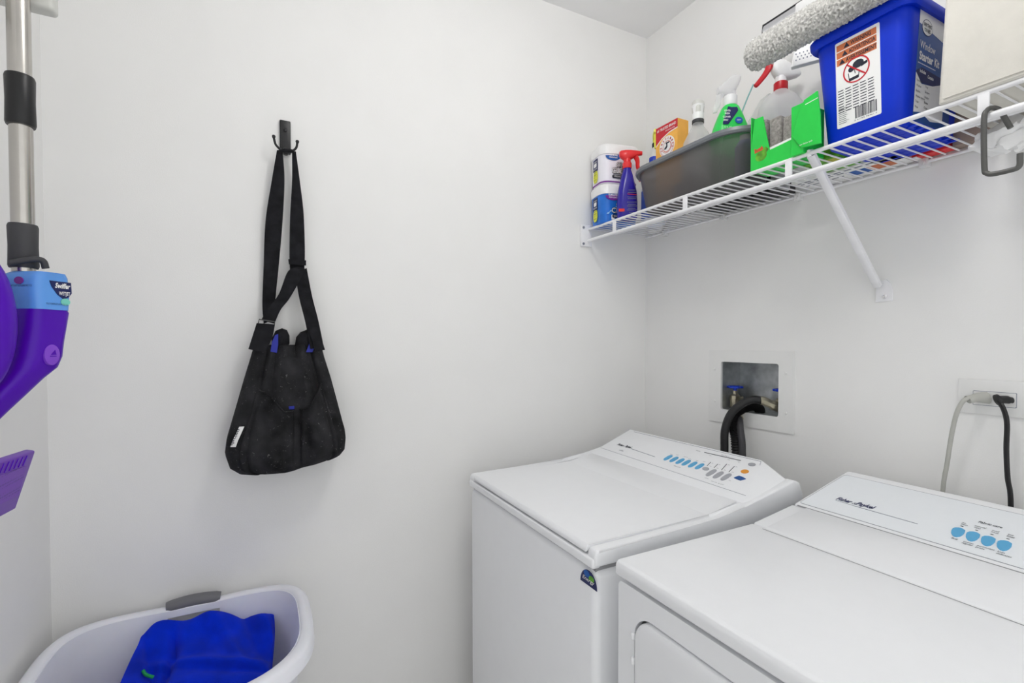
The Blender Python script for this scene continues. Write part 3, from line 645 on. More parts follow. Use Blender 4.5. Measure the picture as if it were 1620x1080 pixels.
# crumpled clear bag
bgc = V(-.055, -.56, 0)
def bagf(u, v, o):
    a = 2*pi*u; w = lerp([(0, .055), (.3, .066), (.6, .060), (.85, .040), (1, .014)], v); zz = S+.004+.305*v
    p = V(bgc.x+w*.45*cos(a), bgc.y-.02*v+w*1.15*sin(a), zz); q = noise.noise_vector(p*28)*.010
    return p+q+(V(cos(a), sin(a), 0)*o)
t = thing('plastic_bag', 'crumpled clear plastic bag behind the green spray bottle', 'bag', (bgc.x, bgc.y, BF))
obj('film', MB().loft([[bagf(u/32, v/16, 0) for u in range(32)] for v in range(17)]), M['baggie'], t)
sl = [at(1172, 182, 0, -.085), at(1192, 133, 0, -.085)]
obj('zip_strip', MB().tube([sl[0], (sl[0]+sl[1])/2+V(0, 0, .003), sl[1]], .0022, 8, smooth=3), mat('teal_zip', rgb(150, 200, 200), .4), t)

# milky spray bottle with red collar
c = V(-.165, -.700, 0)
t = thing('spray_bottle', 'translucent white spray bottle with a red collar and trigger, left of blue bucket', 'spray bottle', (-.088, -.652, S+.001), radians(150))
H = 2.048-S
obj('bottle', MB().stack([(0, .052, .046, .022), (.12, .058, .05, .024), (.17, .088, .07, .034), (H-.072, .122, .090, .044), (H-.045, .116, .088, .043), (H-.022, .086, .07, .034), (H-.006, .046, .040, .019), (H, .032, .032, .0155)]), M['milky'], t, world=False)
hd = trigger_head(t, H-.002, 1.35, M['white'], M['dred'], M['dred'], style='C')

# green scrub pad boxes
bf = flat((-.300, 0, 0), (0, -1, 0), (0, 0, 1))
def bp(px, py): p = at(px, py, 0, -.300); return (-p.y, p.z)
t = thing('scrub_pad_box', 'open bright green carton of grey scrub pads, between basin and bucket', 'box', (-.22, -.79, S))
lp = [bp(1188, 267), bp(1188, 240), bp(1194, 189), bp(1207, 184), bp(1213, 215), bp(1218, 238), bp(1218, 257)]
lp = [(a, max(b, S)) for a, b in lp]; lp[0] = (lp[0][0], S); lp[-1] = (lp[-1][0], S)
k = MB(); k.prism(lp, bf, -.0015, .0006)
k.box(-.300, -.228, lp[0][0]*-1-.001, lp[0][0]*-1+.001, S, 1.90)                             # left side wall
obj('side_panel', k, M['lime'], t, smooth=False)
k = MB(); a0, a1 = lp[0][0], .828
k.prism([(lp[-1][0]-.002, S), (a1, S), (a1, S+.046), (lp[-1][0]-.002, S+.040)], bf, -.0015, .0003); k.box(-.300, -.228, -a1, -a0, S, S+.0015); k.box(-.230, -.228, -a1, -a0, S, S+.05)
obj('tray', k, M['lime'], t, smooth=False)
k = MB(); k.prism([(lp[-1][0]-.002, S+.040), (a1, S+.045), (a1, S+.052), (lp[-1][0]-.002, S+.047)], bf, -.006, -.0016); obj('white_edge', k, M['label'], t, smooth=False)
k = MB()
e = bp(1202, 249); k.text('Scotch', bf, e[0]-.014, e[1]+.014, .011, .024, .0012, rot=.12, bold=.05); obj('lettering', k, M['red'], t, smooth=False)
k = MB(); k.prism(ell(.016, .0125, 14, e[0]+.004, e[1]+.002), bf, 0, .0010); k.prism(ell(.011, .009, 5, e[0]+.014, e[1]+.013), bf, 0, .0011); obj('leaf_mark', k, M['leaf'], t, smooth=False)
for i, (yy, hh_) in enumerate(((-.735, .128), (-.775, .122), (-.812, .112))):
    q = MB().box(-.290, -.234, yy-.016, yy+.017, S+.003, S+hh_, .006, 3)
    q.v = [p+noise.noise_vector(p*90)*.0015 for p in q.v]
    tag(obj('scrub_pad', q, M['pad']), ('grey scrub pad nearest the smoky basin in the open green carton', 'middle grey scrub pad in the open green carton', 'grey scrub pad nearest the second green carton')[i], 'scrub pad', 'grey scrub pads in the green carton')
t = thing('cleaning_carton', 'bright green closed carton with slanted flap, against the blue bucket', 'box', (-.27, -.86, S))
bf2 = flat((-.318, 0, 0), (0, -1, 0), (0, 0, 1))
def bp2(px, py): p = at(px, py, 0, -.318); return (-p.y, p.z)
fp = [bp2(1253, 217), bp2(1263, 178), bp2(1272, 158), bp2(1293, 143), bp2(1297, 180), bp2(1299, 226), bp2(1268, 234)]
k = MB(); k.prism(fp, bf2, -.004, 0, .0008, 1); obj('flap', k, M['lime'], t)
k = MB(); k.prism([bp2(1274, 165), bp2(1294, 154), bp2(1294, 155), bp2(1274, 166)], bf2, 0, .0006); k.text('new thicker pads', bf2, bp2(1265, 232)[0], bp2(1264, 231.5)[1], .004, .030, .0008, rot=.03); obj('lettering', k, M['label'], t, smooth=False)
k = MB().box(-.313, -.232, -.862, -.832, S, 1.875, .001, 1); obj('carton', k, M['lime'], t)

# blue bucket
t = thing('bucket', 'large rectangular blue plastic bucket with a warning label', 'bucket', (-.165, -.985, S))
bk = MB()
def brg(z, i=0):
    u = (z-S)/(2.0-S); x0_, x1_ = -.276-.016*u+i, -.055+.02*u-i; y0_, y1_ = -1.046-.012*u+i, -.888+.018*u-i
    return [V(x, y_, z) for x, y_ in rrect(x1_-x0_, y1_-y0_, .024, 6, (x0_+x1_)/2, (y0_+y1_)/2)]
bk.loft([brg(S, .010), brg(S+.002, .003), brg(S+.012, 0), brg(1.85), brg(2.0), brg(2.0, .003), brg(1.85, .003), brg(S+.010, .003)])
bd = obj('bucket_body', bk, M['bucket'], t)
rr_ = MB(); rr_.loft([brg(1.990, 0), brg(1.988, -.008), brg(1.994, -.011), brg(2.006, -.011), brg(2.012, -.007), brg(2.010, .002), brg(1.995, .003)], False, False); obj('rim', rr_, M['bucket'], t)
fz = MB()
for i in range(7): fz.box(-.250+i*.028, -.243+i*.028, -1.06, -.905, S-.0005, S+.003)
obj('base_ribs', fz, M['bucket'], t)
def xs(z): return -.276-.016*((z-S)/(2.0-S))
def bmap(a, b, off=0): return V(xs(b)-off, -a, b)          # a = -y, b = z on the face towards the room
LA0, LA1, LB0, LB1 = .918, 1.006, 1.797, 1.982
lab = obj('warning_label', MB().prism(rrect(LA1-LA0, LB1-LB0, .003, 4, (LA0+LA1)/2, (LB0+LB1)/2), bmap, -.0004, .0006), M['label'], t, label='white and orange warning label')
k = MB(); bh = .0135
for i in range(3): k.prism([(LA0+.003, LB1-.006-i*.0155-bh), (LA1-.006, LB1-.006-i*.0155-bh), (LA1-.006, LB1-.006-i*.0155), (LA0+.003, LB1-.006-i*.0155)], bmap, 0, .0009)
obj('orange_bars', k, M['warn'], lab, smooth=False)
k = MB()
for i, tx in enumerate(('WARNING', 'ADVERTENCIA', 'AVERTISSEMENT')):
    zb = LB1-.006-i*.0155-bh; w = (.040, .052, .060)[i]; xx = (.032, .028, .022)[i]; k.text(tx, bmap, LA0+xx, zb+.0028, .0085, w, .0013, bold=.02)
    xx -= .014; k.prism([(LA0+xx, zb+.002), (LA0+xx+.012, zb+.002), (LA0+xx+.006, zb+.012)], bmap, 0, .0012)
for rr in range(9):
    zz = 1.876-rr*.0058
    for _ in range(5): k.prism([(LA0+.004+_*.015, zz), (LA0+.004+_*.015+random.uniform(.009, .0135), zz), (LA0+.004+_*.015+.012, zz+.0018), (LA0+.004+_*.015, zz+.0018)], bmap, 0, .0009)
for rr in range(9): k.prism([(LA0+.004, 1.806+rr*.004), (LA0+random.uniform(.018, .028), 1.806+rr*.004), (LA0+.02, 1.8068+rr*.004), (LA0+.004, 1.8068+rr*.004)], bmap, 0, .0009)
x = LA0+.038
while x < LA1-.009:
    w = random.choice((.0007, .0012, .0018)); k.prism([(x, 1.806), (x+w, 1.806), (x+w, 1.830), (x, 1.830)], bmap, 0, .0009); x += w+random.choice((.0007, .0012))
for zz in (1.8245,): pass
cx_, cz_ = LA0+.042, 1.909
k.text('0 41785 96461 2', bmap, LA0+.036, 1.801, .003, .044, .0009)
# child leaning into the pail
k.prism(ell(.011, .0085, 16, cx_+.004, cz_+.010), bmap, 0, .0011); k.prism(ell(.006, .0055, 14, cx_-.010, cz_+.004), bmap, 0, .0011)
k.prism([(cx_+.010, cz_+.008), (cx_+.022, cz_+.009), (cx_+.022, cz_+.004), (cx_+.010, cz_+.001)], bmap, 0, .0011)
k.prism([(cx_-.014, cz_-.020), (cx_+.004, cz_-.019), (cx_+.004, cz_-.013), (cx_-.014, cz_-.014)], bmap, 0, .0011)
for p, q in (((-.014, -.020), (-.016, -.002)), ((.004, -.019), (.006, -.004)), ((-.004, .002), (-.002, -.008))): strip(k, bmap, (cx_+p[0], cz_+p[1]), (cx_+q[0], cz_+q[1]), .0012, .0011)
obj('print', k, M['ink'], lab, smooth=False)
k = MB(); k.ring(ell(.0265, .0265, 32, cx_, cz_), ell(.024, .024, 32, cx_, cz_), bmap, 0, .0014); strip(k, bmap, (cx_-.018, cz_+.017), (cx_+.018, cz_-.017), .0028, .0014)
obj('prohibition_ring', k, M['crimson'], lab, smooth=False)
def sm(a, b, off=0):      # the bucket end facing the doorway: a = distance from the front edge along +x
    return V(-.268+a, -1.046-.012*((b-S)/(2-S))-off, b)
l2 = obj('product_label', MB().prism(rrect(.15, .225, .006, 4, .095, 1.886), sm, -.0004, .0006), mat('royal_blue_label', rgb(20, 76, 150), .35), t, label='blue and white product label')
for P_ in ([(.021, 1.965), (.021, 1.995), (.028, 1.999), (.16, 1.984), (.16, 1.945)], [(.021, 1.790), (.021, 1.868), (.045, 1.850), (.09, 1.855), (.14, 1.87), (.14, 1.79), (.09, 1.783), (.05, 1.795)]): obj('white_field', MB().prism(P_, sm, 0, .0009), M['label'], l2, smooth=False)
obj('oval_border', MB().prism(ell(.021, .016, 24, .052, 1.962), sm, 0, .0010), M['navy2'], l2, smooth=False)
obj('navy_band', MB().prism([(.021, 1.872), (.04, 1.882), (.14, 1.878), (.14, 1.87), (.09, 1.855), (.045, 1.852), (.021, 1.868)], sm, 0, .001), M['navy2'], l2, smooth=False)
k = MB(); k.prism(ell(.0195, .0145, 24, .052, 1.962), sm, 0, .0012); k.text('Window', sm, .028, 1.918, .016, .062, .0012, bold=.005); k.text('Starter', sm, .028, 1.896, .016, .056, .0012, bold=.035); k.text('Kit', sm, .09, 1.896, .016, .02, .0012, bold=.03)
for i in range(18): k.prism([(.026+i*.004, 1.888), (.028+i*.004, 1.888), (.028+i*.004, 1.8895), (.026+i*.004, 1.8895)], sm, 0, .001)
k.text('Includes', sm, .034, 1.871, .0065, .024, .0014, bold=.03); k.text('Contains', sm, .066, 1.866, .0065, .024, .0014, bold=.03); obj('lettering', k, M['label'], l2, smooth=False)
k = MB(); k.text('EVERYTHING', sm, .052, 1.963, .007, .032, .0015, 'CENTER', bold=.02); k.text('YOU NEED', sm, .052, 1.953, .007, .026, .0015, 'CENTER', bold=.02)
for i, tx in enumerate(('Squeegee', 'Washer', 'Bucket', 'Washer sleeve', 'T-bar', 'Hose')): k.text(tx, sm, .024, 1.852-i*.0105, .0045, None, .0012)
for i, tx in enumerate(('Tray', 'Scraper', 'Holder', 'Blades', 'Cloth')): k.text(tx, sm, .060, 1.846-i*.0105, .0045, None, .0012)
obj('lettering', k, M['ink'], l2, smooth=False)

# ivory storage bin
t = thing('storage_bin', 'ivory canvas storage bin at the near end of the shelf', 'storage bin', (-.16, -1.33, S))
b = MB(); b.loft([[V(x, y_, z) for x, y_ in rrect(.29-i*2, .42-i*2-u*.024, .008, 3, -.164, -1.323)] for z, i, u in ((S+.001, .003, 0), (S+.004, 0, 0), (2.04, 0, 1), (2.042, .001, 1), (2.042, .006, 1), (S+.02, .008, 0))])
obj('bin_body', b, M['binf'], t)
b = MB().box(-.3115, -.3085, -1.535, -1.1225, S+.008, S+.0105, .0008, 1); obj('seam', b, M['binf'], t)

# window washer sleeve, squeegee, holed scraper lying over the bucket
def sleeve():
    mb = MB(); A, B = V(-.318, -.716, 2.043), V(-.324, -1.075, 2.040); L = (B-A).length; dx = (B-A).normalized(); n = 96; m_ = 260; R = []
    up_ = V(0, 0, 1); sd_ = dx.cross(up_)
    for i in range(m_+1):
        s_ = i/m_; e_ = min(s_, 1-s_)*L; cap = math.sqrt(max(0, 1-max(0, 1-e_/.028)**2)); rr = .0365*max(cap, .02); ring = []
        for k in range(n):
            a = 2*pi*k/n; dirv = up_*sin(a)*(1.0)+sd_*cos(a)*.86; p = A+dx*(L*s_)+dirv*rr
            q = noise.noise(p*210)*.0050+noise.noise(p*420)*.0034; ring.append(p+dirv*q*min(1, cap*1.5))
        R.append(ring)
    return mb.loft(R)
t = thing('window_washer', 'fluffy grey microfibre window washer resting across the blue bucket rim', 'window washer', (-.289, -.87, 2.015))
obj('sleeve', sleeve(), M['fluff'], t, ang=80)
obj('handle', MB().tube([V(-.310, -.97, 2.034), V(-.270, -.97, 2.032), V(-.225, -.97, 1.99), V(-.20, -.97, 1.88)], .011, 12, smooth=4), M['white'], t)
t = thing('squeegee', 'chrome squeegee with a black rubber blade above the grey window washer', 'squeegee', (-.13, -.80, 2.14))
A = at(1208, 47, 0, -.14); B = at(1300, -12, 0, -.15); dx = (B-A).normalized(); up_ = (V(0, 0, 1)-dx*dx.z).normalized(); nn_ = dx.cross(up_)
cs = [(-.011, -.003), (-.011, .003), (-.004, .005), (.006, .002), (.009, .001), (.009, -.001), (.006, -.002), (-.004, -.005)]
L = .34
obj('channel', MB().loft([[A+up_*a+nn_*b for a, b in cs], [A+dx*L+up_*a+nn_*b for a, b in cs]]), M['chrome'], t)
cs = [(.0085, -.0012), (.0085, .0012), (.0145, .0006), (.0145, -.0006)]
k = MB().loft([[A-dx*.003+up_*a+nn_*b for a, b in cs], [A+dx*(L+.003)+up_*a+nn_*b for a, b in cs]])
k.loft([[A-dx*.003+up_*a+nn_*b for a, b in ((-.013, -.004), (-.013, .004), (.0145, .0015), (.0145, -.0015))], [A+up_*a+nn_*b for a, b in ((-.013, -.004), (-.013, .004), (.0145, .0015), (.0145, -.0015))]])
obj('rubber_blade', k, M['blackm'], t)
mid = A+dx*.15
k = MB().box(-.012, .012, -.045, .045, -.022, .006, .004, 3); k.v = [mid+nn_*-p.x+dx*p.y+up_*p.z for p in k.v]; k.tube([mid-up_*.01, mid+V(.02, -.03, -.04), mid+V(.03, -.07, -.10)], .010, 12, smooth=4)
obj('handle', k, M['white'], t)
t = thing('perforated_tray', 'white plastic piece with rows of small holes behind the bucket corner', 'holder', (-.13, -.78, 2.0))
tf = flat(at(1251, 107, 0, -.165), (.55, -.83, 0), (0, 0, 1)); k = MB(); k.prism([(0, 0), (.09, .004), (.20, .010), (.20, .075), (.01, .075)], tf, -.018, 0, .004, 3); obj('shell', k, M['white'], t)
k = MB()
for r_ in range(3):
    for c_ in range(9): k.prism(ell(.0016, .0022, 8, .012+c_*.0085+(r_ % 2)*.004, .016+r_*.008+c_*.0006), tf, -.001, .0004)
obj('holes', k, M['greyink'], t)

# flat packs and boxes whose undersides show through the wires
def pack(name, x0, x1, y0, y1, h, m_, label, cat, rz=0, extra=None):
    c = V((x0+x1)/2, (y0+y1)/2, S); t = thing(name, label, cat, c, rz); w, d_ = x1-x0, y1-y0
    obj('wrapper', MB().box(-w/2, w/2, -d_/2, d_/2, 0, h, .002, 2), m_, t, world=False)
    for (a, b, c_, d__, mm) in (extra or ()): obj('printed_panel', MB().box(-w/2+a*w, -w/2+b*w, -d_/2+c_*d_, -d_/2+d__*d_, -.0006, .001), mm, t, world=False, smooth=False)
    return t
pack('sponge_packet', -.225, -.120, -.885, -.80, .03, M['leaf'], 'leaf green sponge packet seen through the wires below the bucket corner', 'packet', 0, ((.1, .5, .1, .4, M['olive']),))
pack('manual', -.110, -.012, -.95, -.70, .02, M['label'], 'white printed booklet with blue and orange panels lying by the wall', 'booklet', 0, ((.35, .75, .1, .3, M['warn']), (.35, .75, .32, .5, M['blueink']), (.1, .16, .05, .95, M['greyink']), (.25, .3, .5, .95, M['greyink']), (.5, .54, .55, .95, M['greyink'])))
pack('dustpan_brush', -.112, -.026, -.660, -.40, .045, M['black'], 'black brush lying by the wall, seen through the wires under the basin', 'brush')
pack('cardboard_box', -.046, -.012, -1.10, -1.035, .12, M['card'], 'mauve cardboard box squeezed between blue bucket and right wall', 'box')
pack('folded_bag', -.046, -.012, -1.03, -.958, .05, M['red'], 'red packet with white edge tucked behind the blue bucket', 'packet', 0, ((.0, 1, .86, 1, M['label']),))
# bunched white plastic by the hook
def bunch(u, v, o):
    a = 2*pi*u; b = pi*(v-.5); p = V(-.135+.035*cos(b)*cos(a), -1.165+.062*cos(b)*sin(a), 1.722+.026*sin(b)); q = noise.noise_vector(p*38); r_ = noise.noise_vector(p*80)
    return p+q*.024+r_*.006
t = MB().loft([[bunch(u/40, v/24, 0) for u in range(40)] for v in range(1, 24)])
tag(obj('plastic_sack', t, M['white']), 'bunched white plastic sack hanging under the shelf behind the dark hook', 'bag')

# ================================================================ SUPPLY BOX, HOSES, OUTLET
t = thing('washer_supply_box', 'recessed metal water supply box with white cover frame in right wall', 'wall box', (0, -.49, 1.04))
wm = flat((0, 0, 0), (0, -1, 0), (0, 0, 1))       # on the right wall: a=-y, b=z, off towards the room
ou = rrect(.318, .252, .003, 5, .4895, 1.166); inn = rrect(.214, .166, .007, 5, .4900, 1.169)
fo = MB().ring(ou, inn, wm, -.004, .0045); frm = obj('cover_frame', fo, M['trim'], t)
k = MB()
for a, b in ((.357, 1.224), (.357, 1.112), (.622, 1.224), (.622, 1.102)): k.lathe([(.0045, 0), (.004, .002), (.002, .003)], wm(a, b, .0045), (-1, 0, 0), 12)
obj('screw', k, M['trim'], frm)
bi = [wm(a, b, 0) for a, b in inn]
k = MB(); D = .095
rin = rrect(.216, .168, .007, 5, .4900, 1.169); rout = rrect(.218, .170, .008, 5, .4900, 1.169)
k.loft([[wm(a, b, -.002) for a, b in rin], [wm(a, b, -D) for a, b in rin], [wm(a, b, -D-.004) for a, b in rout], [wm(a, b, -.002) for a, b in rout]], False, False)
k.add([wm(a, b, -D) for a, b in rin], [list(range(len(rin)))])
obj('recess', k, M['galv'], t)
def valve(yc, xo, zc, name='valve'):
    q = MB(); q.lathe([(.016, -.012), (.017, -.008), (.017, .010), (.012, .014), (.008, .020), (.008, .028)], (xo, yc, zc), None, 8); q.lathe([(.013, 0), (.0135, .004), (.0135, .020)], (xo, yc, zc-.012), (-.3, 0, -1), 16)
    q.tube([(xo, yc, zc), (xo+.035, yc, zc)], .008, 10)
    v_ = obj(name, q, M['brass'], t)
    h = MB(); n = 48; R = []
    for i in range(n):
        a = 2*pi*i/n; rr = .0215+.0022*cos(6*a); R.append(V(xo+rr*cos(a), yc+rr*sin(a), zc+.040))
    h.tube(R, .0040, 8, closed=True)
    for i in range(3): a = pi*i/3; h.tube([(xo-.02*cos(a), yc-.02*sin(a), zc+.040), (xo+.02*cos(a), yc+.02*sin(a), zc+.040)], .003, 6)
    h.lathe([(.006, .026), (.006, .042)], (xo, yc, zc), None, 10); obj('handwheel', h, M['valveblue'], v_)
vl = at(1163, 612, 0, .045); valve(vl.y, .045, vl.z-.040)
vr = at(1237, 617, 0, .045); valve(vr.y-.0, .045, vr.z-.040)
k = MB().tube([at(1159, 574, 0, .09), at(1158, 640, 0, .09)], .0035, 8); obj('riser_pipe', k, M['chrome'], t)
# hoses
def A0(px, py, x): return at(px, py, 0, x)
h1 = [A0(1231, 643, .030), A0(1222, 640, .015), A0(1208, 634, -.005), A0(1190, 632, -.030), A0(1172, 640, -.055), A0(1156, 655, -.075), A0(1147, 680, -.085), A0(1146, 712, -.085), V(-.085, A0(1146, 712, -.085).y, .80), V(-.09, -.45, .55)]
t2 = thing('water_hose', 'black rubber hose arching from the right valve down behind the washer', 'hose', (-.07, -.46, .55))
obj('hose', MB().tube(h1[2:], .0125, 14, smooth=8), M['rubber'], t2)
obj('coupling', MB().tube(h1[:3]+[A0(1203, 633.5, -.012)], lambda u: .0165 if u < .35 else (.0125 if u < .5 else .0140), 8, smooth=4), M['brass'], t2)
p = V(.045, vl.y, vl.z-.060)
t2 = thing('water_hose', 'dark grey straight hose hanging from the left valve', 'hose', (-.07, -.42, .55))
h2 = [A0(1164, 652, .02), A0(1169, 662, -.02), A0(1171, 680, -.045), A0(1174, 712, -.055), V(-.06, A0(1174, 712, -.055).y, .8), V(-.07, -.44, .55)]
obj('hose', MB().tube(h2, .0115, 14, smooth=8), M['rubber2'], t2)
obj('coupling', MB().tube([V(.042, vl.y, vl.z-.045), h2[0], h2[1]], .0145, 8), M['brass'], t2)
dpth = catmull([A0(1200, 660, .050), A0(1202, 648, .045), A0(1192, 642, .025), A0(1178, 645, .0), A0(1163, 655, -.03), A0(1159, 672, -.05), A0(1164, 700, -.055), V(-.06, A0(1164, 700, -.055).y-.005, .85), V(-.08, -.43, .55)], 24)
obj_r = MB(); N_ = len(dpth)
obj_r.tube(dpth, lambda u: .0145+.0018*(1 if int(u*(N_-1)) % 2 else -1), 14)
t2 = thing('drain_hose', 'black corrugated drain hose looping out of the supply box', 'hose', (-.08, -.43, .55)); obj('hose', obj_r, M['rubber'], t2, ang=20)

t = thing('wall_outlet', 'wide white outlet plate with two plugs on the right wall', 'outlet', (0, -1.14, 1.15))
obj('plate', MB().box(-.0055, 0, -1.245, -1.038, 1.158, 1.236, .002, 2), M['trim'], t)
a0_, b0_ = -at(1540, 615, 0, -.006).y, at(1540, 618, 0, -.006).z; a1_, b1_ = -at(1608, 615, 0, -.006).y, at(1608, 645, 0, -.006).z
cxx, czz, ww, hh2 = (a0_+a1_)/2, (b0_+b1_)/2, a1_-a0_, b0_-b1_
obj('receptacle_gap', MB().prism(rrect(ww+.002, hh2+.002, .002, 3, cxx, czz), wm, .005, .0058), M['greyink'], t)
obj('receptacle', MB().prism(rrect(ww, hh2, .002, 3, cxx, czz), wm, .005, .0068), M['trim'], t)
cordg = mat('grey_cord', rgb(178, 178, 172), .5)
t2 = thing('power_cord', 'light grey power cord plugged into the left outlet socket', 'power cord', (-.03, -1.07, .7))
pg = [A0(1562, 629, -.008), A0(1549, 629, -.020), A0(1540, 630, -.032), A0(1531, 632, -.042)]
obj('plug', MB().tube(pg, lambda u: .0150-.0075*u if u < .62 else .0098, 14, smooth=3, sq=.75), cordg, t2)
obj('cord', MB().tube([A0(1536, 629, -.040), A0(1524, 634, -.048), A0(1513, 655, -.050), A0(1505, 690, -.045), A0(1498, 735, -.040), A0(1492, 772, -.035), V(-.035, A0(1492, 772, -.035).y+.01, .8), V(-.03, -1.0, .6)], .0045, 10, smooth=8), cordg, t2)
t2 = thing('power_cord', 'flat black power cord plugged into the right outlet socket', 'power cord', (-.03, -1.12, .7))
obj('plug', MB().tube([A0(1601, 633, -.008), A0(1592, 632, -.016), A0(1581, 632, -.028)], lambda u: .0095 if u > .25 else .0075, 14, smooth=3, sq=.8).tube([A0(1581, 632, -.028), A0(1577, 633, -.031)], .0125, 16), M['black'], t2)
obj('cord', MB().tube([A0(1580, 634, -.030), A0(1588, 648, -.036), A0(1593, 670, -.036), A0(1592, 710, -.034), A0(1594, 755, -.032), A0(1599, 798, -.030), V(-.035, A0(1599, 798, -.03).y, .8), V(-.03, -1.12, .6)], .0062, 10, smooth=8, sq=.62), M['black'], t2)

# ================================================================ WALL HOOK AND BAG
hx = -1.367
t = thing('wall_hook', 'small black wall hook with two ball tips holding the bag strap', 'hook', (hx, 0, 1.85))
hm = flat((hx, 0, 1.912), (1, 0, 0), (0, 0, 1))
obj('backplate', MB().prism(rrect(.029, .094, .003, 4), hm, -.0, .009, .0015, 2), M['black'], t)
k = MB(); k.prism(rrect(.011, .062, .004, 4, 0, -.004), hm, .009, .0105); k.lathe([(.0045, 0), (.004, .004), (.001, .005)], (hx+.0, -.010, 1.930), (0, -1, 0), 12); obj('slot', k, M['blackm'], t)
k = MB()
k.tube([(hx, -.008, 1.872), (hx, -.024, 1.862), (hx, -.036, 1.862)], .009, 12, smooth=4)
k.tube([(hx-.031, -.052, 1.889), (hx-.026, -.046, 1.872), (hx-.012, -.038, 1.862), (hx+.001, -.034, 1.859), (hx+.014, -.038, 1.862), (hx+.026, -.046, 1.872), (hx+.029, -.052, 1.886)], .0032, 10, smooth=6)
for s_, z_ in ((-.031, 1.891), (.029, 1.888)): k.lathe([(.0008, -.005), (.0038, -.0035), (.005, 0), (.0038, .0035), (.0008, .005)], (hx+s_, -.052, z_), None, 12)
obj('prongs', k, M['blackm'], t)

bg = thing('shoulder_bag', 'black canvas shoulder bag with blue lining hanging from the wall hook', 'bag', (-1.37, -.06, .97))
LXs = [(.966, -1.475), (.972, -1.492), (.99, -1.512), (1.03, -1.523), (1.07, -1.518), (1.14, -1.499), (1.22, -1.478), (1.28, -1.461), (1.315, -1.452)]
RXs = [(.966, -1.245), (.972, -1.232), (.99, -1.222), (1.03, -1.219), (1.07, -1.222), (1.14, -1.238), (1.22, -1.256), (1.28, -1.272), (1.315, -1.279)]
DPT = [(.966, .100), (.972, .115), (.99, .130), (1.05, .138), (1.15, .120), (1.25, .085), (1.315, .060)]
def bagz(z, x):  # bottom edge rises towards the right
    return z+max(0, (x+1.37))*.20*max(0, 1-(z-.966)/.12)
def frontd(s, z):
    t_ = (z-.966)/.349; g = lambda c, w: exp(-((s-c)/w)**2)
    d = -.024*g(.12+.02*sin(z*30), .05)*(1 if t_ > .45 else .75)
    if t_ > .42: d += (.012*g(-.12, .09)-.010*g(-.36, .07)+.010*g(.36, .09)-.009*g(.52, .06))*min(1, (t_-.42)*5)
    else: d += (.010*g(-.35, .16)-.006*g(-.10, .07)+.010*g(.45, .16)-.007*g(.30, .05))*min(1, (.42-t_)*6)*min(1, t_*8)
    for sc in (-.68, .74): d += -.010*g(sc*(1-.14*t_), .035)
    d += noise.noise(V(s*2.3, z*9, 1.7))*.010+noise.noise(V(s*6+z*10, z*20, 4.1))*.005
    return d
def bagp(z, a):
    xl, xr, D_ = lerp(LXs, z), lerp(RXs, z), lerp(DPT, z); cx, hw = (xl+xr)/2, (xr-xl)/2
    c_, s_ = cos(a), sin(a); x = math.copysign(abs(c_)**.62, c_); y_ = math.copysign(abs(s_)**.62, s_)
    p = V(cx+hw*x, -.009-D_/2+D_/2*y_, z)
    if s_ < 0: p.y -= frontd(x, z)*min(1, abs(s_)*1.6)
    p.z = bagz(p.z, p.x); return p
def bfront(s, z, off=0):
    s = max(-.97, min(.97, s)); xl, xr, D_ = lerp(LXs, z), lerp(RXs, z), lerp(DPT, z); cx, hw = (xl+xr)/2, (xr-xl)/2
    a_ = abs(s)**(1/.62); yy = (1-min(1, a_)**2)**.5; yy = yy**.62
    x = cx+hw*s; return V(x, -.009-D_/2-D_/2*yy-frontd(s, z)*min(1, yy*1.6)-off, bagz(z, x))
k = MB(); zs = [.966, .968, .972, .980, .99]+[.99+i*.0108 for i in range(1, 31)]
k.loft([[bagp(z, -2*pi*j/96) for j in range(96)] for z in zs], True, False)
top_out = [bagp(zs[-1], -2*pi*j/96) for j in range(96)]; c0_ = sum(top_out, V(0, 0, 0))/96
k.loft([top_out, [c0_+(p-c0_)*.9 for p in top_out], [c0_+(p-c0_)*.86-V(0, 0, .05) for p in top_out]], False, True)
obj('bag_body', k, M['fabric'], bg, ang=60)
def pocket(s0, s1, tz):
    k = MB()
    def fn(u, v, o):
        s_ = s0(v)+(s1(v)-s0(v))*u; z1 = tz(u); z = .978+(z1-.978)*v
        return bfront(s_, z, .003+(.004+.022*v*v)*sin(pi*min(1, max(0, u)))**.6+o)
    k.shell(fn, 24, 24, .004); k.tube([fn(i/24, 1, .004) for i in range(25)], .0022, 8); return k
obj('left_pocket', pocket(lambda v: -.80+.14*v, lambda v: .08, lambda u: lerp([(0, 1.198), (.25, 1.188), (.5, 1.165), (.75, 1.138), (1, 1.136)], u)), M['fabric'], bg, ang=60)
obj('right_pocket', pocket(lambda v: .19, lambda v: .84-.12*v, lambda u: lerp([(0, 1.140), (.3, 1.145), (.6, 1.172), (1, 1.205)], u)), M['fabric'], bg, ang=60)
